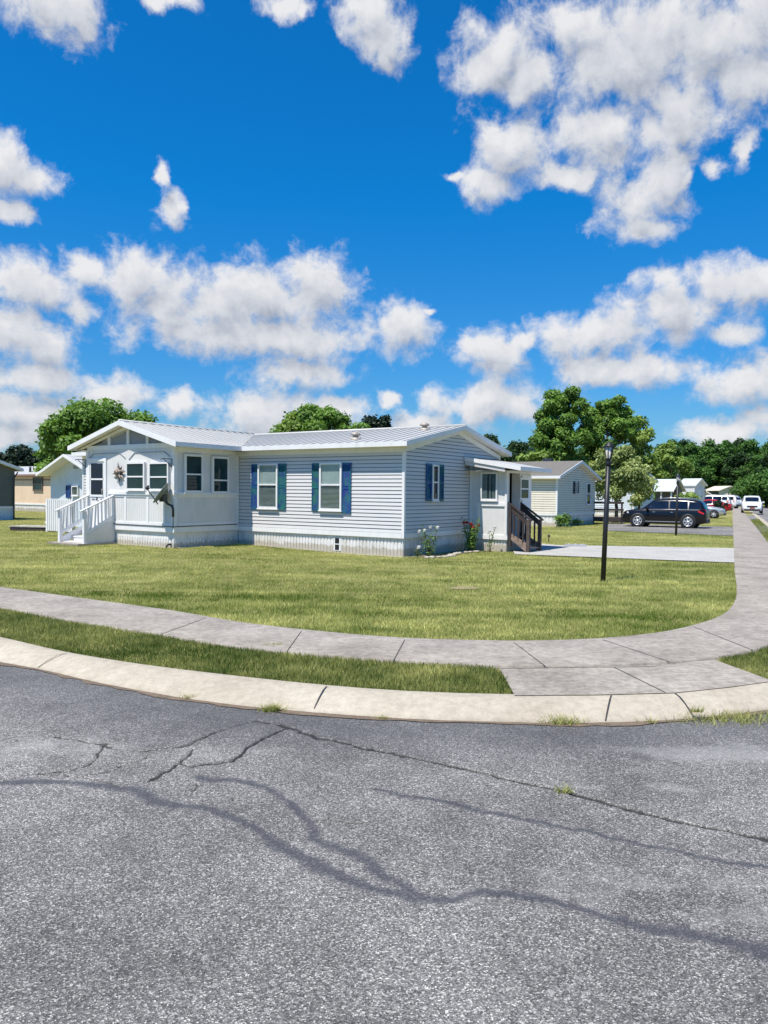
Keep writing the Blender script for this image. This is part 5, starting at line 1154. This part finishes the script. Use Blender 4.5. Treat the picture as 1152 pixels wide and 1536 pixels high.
def tree(name, loc, label, cat, h, rx, base, leafm, n, size, seed, shape='oval', nc=46, rc=None, group=None, s=1.0, trunk_r=.18, ry=None):
    o = empty(name, loc, 0, label, cat, group, s); cz = (h+base)/2; rz = (h-base)/2; rc = rc or rx*.34
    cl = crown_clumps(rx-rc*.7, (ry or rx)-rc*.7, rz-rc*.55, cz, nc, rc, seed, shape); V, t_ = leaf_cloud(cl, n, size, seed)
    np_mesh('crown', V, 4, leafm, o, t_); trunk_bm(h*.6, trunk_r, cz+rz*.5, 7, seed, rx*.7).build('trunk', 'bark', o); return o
def ht(py, depth, px=800): return EYE+((738.5+.01*(px-576))-py)*depth/1154
# two tall maples behind the cream home
D_ = 62; tree('maple_tree', GD(834, D_), 'tall full maple behind the cream home, left of the pair', 'tree', ht(572, D_), 2.9, 2.2, 'leaf_mid', 36000, .22, 3, nc=70, rc=.66)
D_ = 64; tree('maple_tree', GD(910, D_), 'tall maple behind the nearest lamp, right of the pair', 'tree', ht(584, D_), 2.5, 2.4, 'leaf_mid', 32000, .22, 4, nc=62, rc=.62)
D_ = 66; tree('maple_tree', GD(958, D_), 'narrow light green tree just right of the two maples', 'tree', ht(626, D_), 1.6, 1.5, 'leaf_bright', 9000, .28, 8, nc=34, rc=.6)
D_ = 60; tree('maple_tree', GD(1003, 102), 'rounded light green tree over the small cabin', 'tree', ht(662, 102), 3.3, 2.6, 'leaf_bright', 9000, .36, 12, nc=34, rc=.75)
D_ = 47; tree('dogwood_tree', GD(925, D_), 'lime green flowering tree in front of the pale grey home', 'tree', ht(668, D_, 925), 2.3, 1.1, 'leaf_lime', 11000, .17, 14, nc=46, rc=.55, trunk_r=.10)
D_ = 50; tree('dogwood_tree', GD(958, D_), 'small lime green tree behind the black SUV windscreen', 'tree', ht(694, D_, 970), 1.0, .9, 'leaf_lime', 3600, .18, 15, nc=24, rc=.4, trunk_r=.08)
D_ = 45; tree('shrub_tree', GD(806, D_), 'low bright green tree above the cream home roof', 'tree', ht(676, D_, 800), 1.9, 1.6, 'leaf_bright', 5000, .2, 17, nc=26, rc=.5, trunk_r=.1)
# left trees
D_ = 52; tree('broad_tree', GD(166, D_), 'big round bright green tree behind the porch roof', 'tree', ht(603, D_, 158)+.1, 4.4, 1.8, 'leaf_mid', 36000, .26, 21, shape='oval', nc=70, rc=1.1)
D_ = 56; tree('broad_tree', GD(92, D_), 'smaller green tree left of the big round one', 'tree', ht(640, D_, 92), 1.9, 1.2, 'leaf_mid', 9000, .32, 22, nc=34, rc=.7)
D_ = 75; tree('conifer_tree', GD(36, D_), 'dark bushy tree behind the tan home', 'tree', ht(662, D_, 36), 2.2, .8, 'leaf_evergreen', 11000, .36, 23, nc=40, rc=.8)
tree('conifer_tree', GD(2, D_+4), 'low dark tree at the far left edge', 'tree', ht(680, D_, 2), 2.4, .6, 'leaf_evergreen', 8000, .36, 24, nc=30, rc=.8)
tree('broad_tree', GD(66, D_+4), 'low mid green tree between the dark tree and the big round tree', 'tree', ht(678, D_, 60), 1.9, .6, 'leaf_dark', 6000, .32, 25, nc=26, rc=.7)
# trees over the ridge of the corner home
D_ = 60; tree('broad_tree', GD(482, D_), 'broad green tree rising over the middle of the corner home roof', 'tree', ht(606, D_, 478), 4.3, 3.0, 'leaf_mid', 26000, .25, 31, nc=60, rc=.85)
tree('broad_tree', GD(440, D_-2), 'small leafy tree at the left foot of the broad tree behind the roof', 'tree', ht(618, D_, 440), 1.5, 1.2, 'leaf_bright', 6000, .30, 35, nc=24, rc=.55)
D_ = 70; tree('conifer_tree', GD(554, D_), 'thin dark evergreen right of the broad tree, left of its pair', 'tree', ht(614, D_, 554), 1.2, 1.2, 'leaf_evergreen', 6500, .30, 32, 'cone', nc=34, rc=.5)
tree('conifer_tree', GD(576, D_), 'thin dark evergreen right of the broad tree, right of its pair', 'tree', ht(615, D_, 576), 1.35, 1.2, 'leaf_evergreen', 6500, .30, 33, 'cone', nc=34, rc=.5)
# dark trees right of the gable
protos = []
for i, (px, py, D_, rx, lf_, lb) in enumerate(((742, 643, 110, 4.2, 'leaf_dark', 'dark tree just right of the corner home gable, taller of the two'), (776, 652, 112, 4.0, 'leaf_dark', 'dark tree between the gable and the tall maples, lower of the two'), (715, 668, 108, 3.4, 'leaf_dark', 'low dark tree hidden behind the gable slope'))):
    tree('broad_tree', GD(px, D_), lb, 'tree', ht(py, D_, px), rx, 1.0, lf_, 9000, .45, 40+i, nc=40, rc=1.3)
# the wood at the end of the street
wood = [(978, 676, 150), (1002, 652, 172), (1022, 654, 182), (1043, 657, 176), (1062, 655, 188), (1084, 653, 180), (1104, 652, 192), (1126, 651, 184), (1150, 655, 190), (1176, 650, 186), (1205, 655, 180), (1240, 650, 176), (1014, 690, 140), (1044, 700, 188), (1072, 694, 192), (1098, 702, 186), (1120, 690, 170), (1146, 694, 158), (940, 668, 170), (905, 660, 172), (865, 664, 170), (820, 662, 172), (1165, 672, 150), (1032, 676, 160), (1056, 678, 190), (1088, 674, 196), (1112, 672, 172), (1136, 674, 166)]
wp_ = []
for i in range(4):
    h = 17; o = tree('woodland_tree', (0, 0, 0), 'x', 'tree', h, 5.4, 1.5, 'leaf_wood' if i != 2 else 'leaf_dark', 9500, .62, 60+i, nc=52, rc=1.6, trunk_r=.3); wp_.append(o)
used = set()
words = ['rounded', 'tall', 'uneven', 'broad', 'slender', 'leaning', 'dense', 'ragged']
for i, (px, py, D_) in enumerate(wood):
    o = wp_[i % 4] if i < 4 else copy_tree(wp_[i % 4])
    h = ht(py, D_, px); s_ = h/17; o.location = GD(px, D_); o.rotation_euler = (0, 0, i*1.7); o.scale = (s_*1.0*(1+.12*math.sin(i*2.3)), s_*1.0, s_)
    tag(o, 'dark green woodland tree in the belt closing the end of the street', 'tree', 'woodland trees behind the street')
for i, (px, py, D_, sz) in enumerate(((1150, 705, 120, 1.0), (1128, 716, 128, .8), (1178, 700, 116, 1.1))):
    lb = ('rounded mid green tree at the right edge beyond the side street', 'low green bush tree left of the rounded tree across the side street', 'tree outside the right edge across the side street')[i]
    tree('broad_tree', GD(px, D_), lb, 'tree', ht(py, D_, px)+.2, 3.4*sz, .2, 'leaf_wood', 7000, .4, 80+i, nc=36, rc=1.1)
# undergrowth along the wood
r = random.Random(5); cl = []
for i in range(260):
    px = r.uniform(700, 1260); D_ = r.uniform(178, 205) if px > 1010 else r.uniform(115, 150); p = GD(px, D_); cl.append((p.x, p.y, r.uniform(.3, 2.6), r.uniform(1.2, 2.4)))
for i in range(60):
    px = r.uniform(-60, 700); p = GD(px, r.uniform(95, 130)); cl.append((p.x, p.y, r.uniform(.3, 2.2), r.uniform(1.2, 2.2)))
V, t_ = leaf_cloud(cl, 26000, .6, 5); tag(np_mesh('undergrowth', V, 4, 'leaf_wood', None, t_), 'dark green undergrowth below the far trees', kind='stuff')
# shrubs
def shrub(name, loc, label, rx, h, leafm, n, size, seed, nc=12, cat='bush'):
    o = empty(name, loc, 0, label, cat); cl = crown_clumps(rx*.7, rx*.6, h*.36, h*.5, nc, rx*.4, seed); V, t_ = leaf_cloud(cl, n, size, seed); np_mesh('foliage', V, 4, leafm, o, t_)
    a = MB(); r_ = random.Random(seed)
    for i in range(5): a.tube([(0, 0, -.05), (r_.uniform(-.3, .3)*rx, r_.uniform(-.3, .3)*rx, h*.7)], [.02, .006], 5)
    a.build('stem', 'bark', o); return o
shrub('bush', G(835, 790)+Vector((.1, -.45, 0)), 'small green bush at the corner of the cream home', .52, .75, 'leaf_mid', 700, .10, 1)
shrub('bush', G(865, 788)+Vector((0, -.2, 0)), 'low green weeds along the foundation of the cream home', .35, .35, 'leaf_bright', 300, .08, 2)
shrub('bush', G(811, 788), 'tiny green weed clump left of the cream home corner', .2, .3, 'leaf_mid', 150, .07, 3)
shrub('bush', GD(1082, 74), 'dark brownish shrub beside the red sedan', .75, 1.5, 'leaf_evergreen', 900, .2, 4)
shrub('bush', GD(1117, 118, .1), 'reddish brown shrub beyond the white SUV', 1.1, 1.5, 'leaf_dark', 900, .25, 5)
shrub('bush', GD(1030, 72, .1), 'light green bush below the narrow white shed', 1.2, 2.1, 'leaf_bright', 1800, .2, 6)
def rose(loc, label, h, wdt, stems, fl, seed, leaves=420, flower_z=None):
    r_ = random.Random(seed); o = empty('rose_bush', loc, 0, label, 'rose bush'); tips = []
    for i in range(stems):
        dx, dy = r_.uniform(-1, 1)*wdt, r_.uniform(-.5, .5)*wdt; hh = h*r_.uniform(.65, 1); a = MB(); a.tube([(dx*.15, dy*.15, -.05), (dx*.45, dy*.4, hh*.5), (dx, dy, hh)], [.013, .009, .004], 5); a.build('stem', 'bark', o); tips.append((dx, dy, hh))
    pts = []
    for (dx, dy, hh) in tips:
        for k in range(9): t_ = .18+.8*k/8; pts.append((dx*t_, dy*t_, hh*t_, .05+.055*(1-t_)+.03))
    V, t_ = leaf_cloud(pts, leaves, .055, seed, spread=.6); np_mesh('leaves', V, 4, 'leaf_mid', o, t_)
    for i, (dx, dy, hh) in enumerate(tips):
        if i % 2: continue
        z = hh if flower_z is None else min(hh, flower_z*r_.uniform(.92, 1.06)); k_ = z/hh
        a = MB(); c = Vector((dx*k_, dy*k_-.03, z+.02))
        for j in range(9):
            t2 = 2*math.pi*j/9*1.6; rr = .012+.026*(j/9); n_ = Vector((math.cos(t2), math.sin(t2), .5)); p_ = c+Vector((rr*math.cos(t2), rr*math.sin(t2), .01*(9-j)/3)); s_ = .03; u_ = Vector((-math.sin(t2), math.cos(t2), 0))*s_; v_ = Vector((0, 0, s_))+n_*.01
            a.add([p_-u_-v_*.6, p_+u_-v_*.6, p_+u_*.8+v_, p_-u_*.8+v_], [(0, 1, 2, 3)])
        a.build('flower', fl, o)
    return o
rose(HL(.42, .62), 'thin white flowering rose bush at the street end wall', .82, .28, 7, 'white_flower', 3, 330)
rose(HL(.42, 2.85), 'tall rose bush with red blooms beside the vestibule', 1.0, .26, 12, 'red_flower', 5, 1100, flower_z=.74)
rose(HL(.85, 3.2), 'sparse rose shoot in front of the vestibule wall', .78, .16, 3, 'white_flower', 9, 60)
rose(HL(.30, .22), 'tiny leafless weed sprig at the home corner', .26, .1, 4, 'white_flower', 10, 30)
# bed edging stones
r_ = random.Random(2)
for i in range(13):
    y = .05+i*.235+r_.uniform(-.04, .04); p = HL(.62+.16*math.sin(i*.5)+r_.uniform(-.03, .03), y); o_ = MB(); n_ = 9; vs_ = []; 
    sx_, sy_, sz_ = r_.uniform(.07, .12), r_.uniform(.08, .13), r_.uniform(.03, .06)
    for ring, (kz, kr_) in enumerate(((0, 1.0), (.6, 1.05), (1, .7))):
        for k in range(n_): t_ = 2*math.pi*k/n_; vs_.append((sx_*kr_*math.cos(t_)*r_.uniform(.85, 1.1), sy_*kr_*math.sin(t_)*r_.uniform(.85, 1.1), sz_*kz*r_.uniform(.9, 1.1)))
    fs = [(a_*n_+k, a_*n_+(k+1) % n_, (a_+1)*n_+(k+1) % n_, (a_+1)*n_+k) for a_ in range(2) for k in range(n_)]+[tuple(range(2*n_, 3*n_))]
    o_.add(vs_, fs); q = o_.build('edging_stone', 'stone_pale'); q.location = (p.x, p.y, .0); q.rotation_euler = (0, 0, YAW+r_.uniform(-.3, .3)); tag(q, 'pale flat stone edging the flower bed at the end wall', 'stone', 'edging stones of the flower bed')
mb = MB(); bp_ = [HL(.02, -.0), HL(.62, .0), HL(.72, 1.0), HL(.6, 2.4), HL(.8, 3.4), HL(.02, 3.4)]; mb.add([(p.x, p.y, .008) for p in bp_], [tuple(range(len(bp_)))]); tag(fix_up(mb.build('flower_bed_soil', 'soil')), kind='stuff', label='bare soil of the flower bed along the end wall')
# worn strip of soil at the foot of the long wall and porch
for a_, b_ in (((-9.7, PYF-.02), (PXR+.1, PYF-.02)), ((PXR+.02, PYF-.1), (PXR+.02, -.03)), ((PXR, -.02), (.05, -.02))):
    p, q = HL(*a_), HL(*b_); n_ = 24; pts = [Vector((p.x+(q.x-p.x)*i/n_, p.y+(q.y-p.y)*i/n_)) for i in range(n_+1)]
    mb = strip(pts, .26, 0, jag=.5, zf=lambda v: float(hz(v.x, v.y))+.006); tag(fix_up(mb.build('soil', 'stone_pale')), kind='stuff', label='dusty strip of soil at the foot of the wall')
# weeds in the joints
def weed(px, py, z, label, h=.09, rr=.09, n=70, seed=1, sx=1.0):
    g_ = G(px, py, z); r_ = np.random.default_rng(seed); x = g_.x+r_.normal(size=n)*rr*.5*sx; y = g_.y+r_.normal(size=n)*rr*.2; an = r_.uniform(0, 6.28, n); la = r_.uniform(0, 6.28, n); hh = h*r_.uniform(.3, 1, n); ww = .0035
    V = np.zeros((n, 3, 3)); V[:, 0] = np.stack([x-ww*np.cos(an), y-ww*np.sin(an), np.full(n, z)], -1); V[:, 1] = np.stack([x+ww*np.cos(an), y+ww*np.sin(an), np.full(n, z)], -1); V[:, 2] = np.stack([x+hh*.9*np.cos(la), y+hh*.9*np.sin(la), z+hh], -1)
    V -= np.array([g_.x, g_.y, z]); o = np_mesh('weed_tuft', V, 3, 'blade_strip', None, np.clip(.35+.6*r_.random(n), 0, 1)); o.location = (g_.x, g_.y, z); tag(o, label, 'weed', 'weeds in the gutter')
    return o
weed(409, 1067, ZR, 'largest bright grass tuft in the gutter left of the kerb joint', .08, .09, 260, 1)
weed(284, 1048, ZR, 'small grass tuft in the left part of the gutter', .05, .07, 120, 2)
weed(843, 1086, ZR, 'green grass tuft in the gutter below the ramp', .09, .14, 200, 3)
weed(575, 1079, ZR, 'tiny weed at the gutter under the middle of the grass strip', .05, .04, 40, 4)
weed(978, 1085, ZR, 'thin weed standing in the gutter between the tuft and the long weedy strip', .07, .05, 30, 5)
o_ = weed(1095, 1079, ZR, 'x', .07, .42, 800, 6, 1.3); o_.name = 'gutter_grass'; del o_['category'], o_['group']; tag(o_, 'long strip of low weeds in the gutter at the right edge', kind='stuff')
weed(1046, 1068, -.03, 'weed growing up the rightmost kerb joint', .06, .05, 80, 7)
weed(848, 1189, ZR, 'yellow weed in the long asphalt crack', .06, .05, 50, 8)
weed(413, 968, .02, 'dry grass clump growing through the sidewalk', .04, .16, 90, 9)
grass_call()
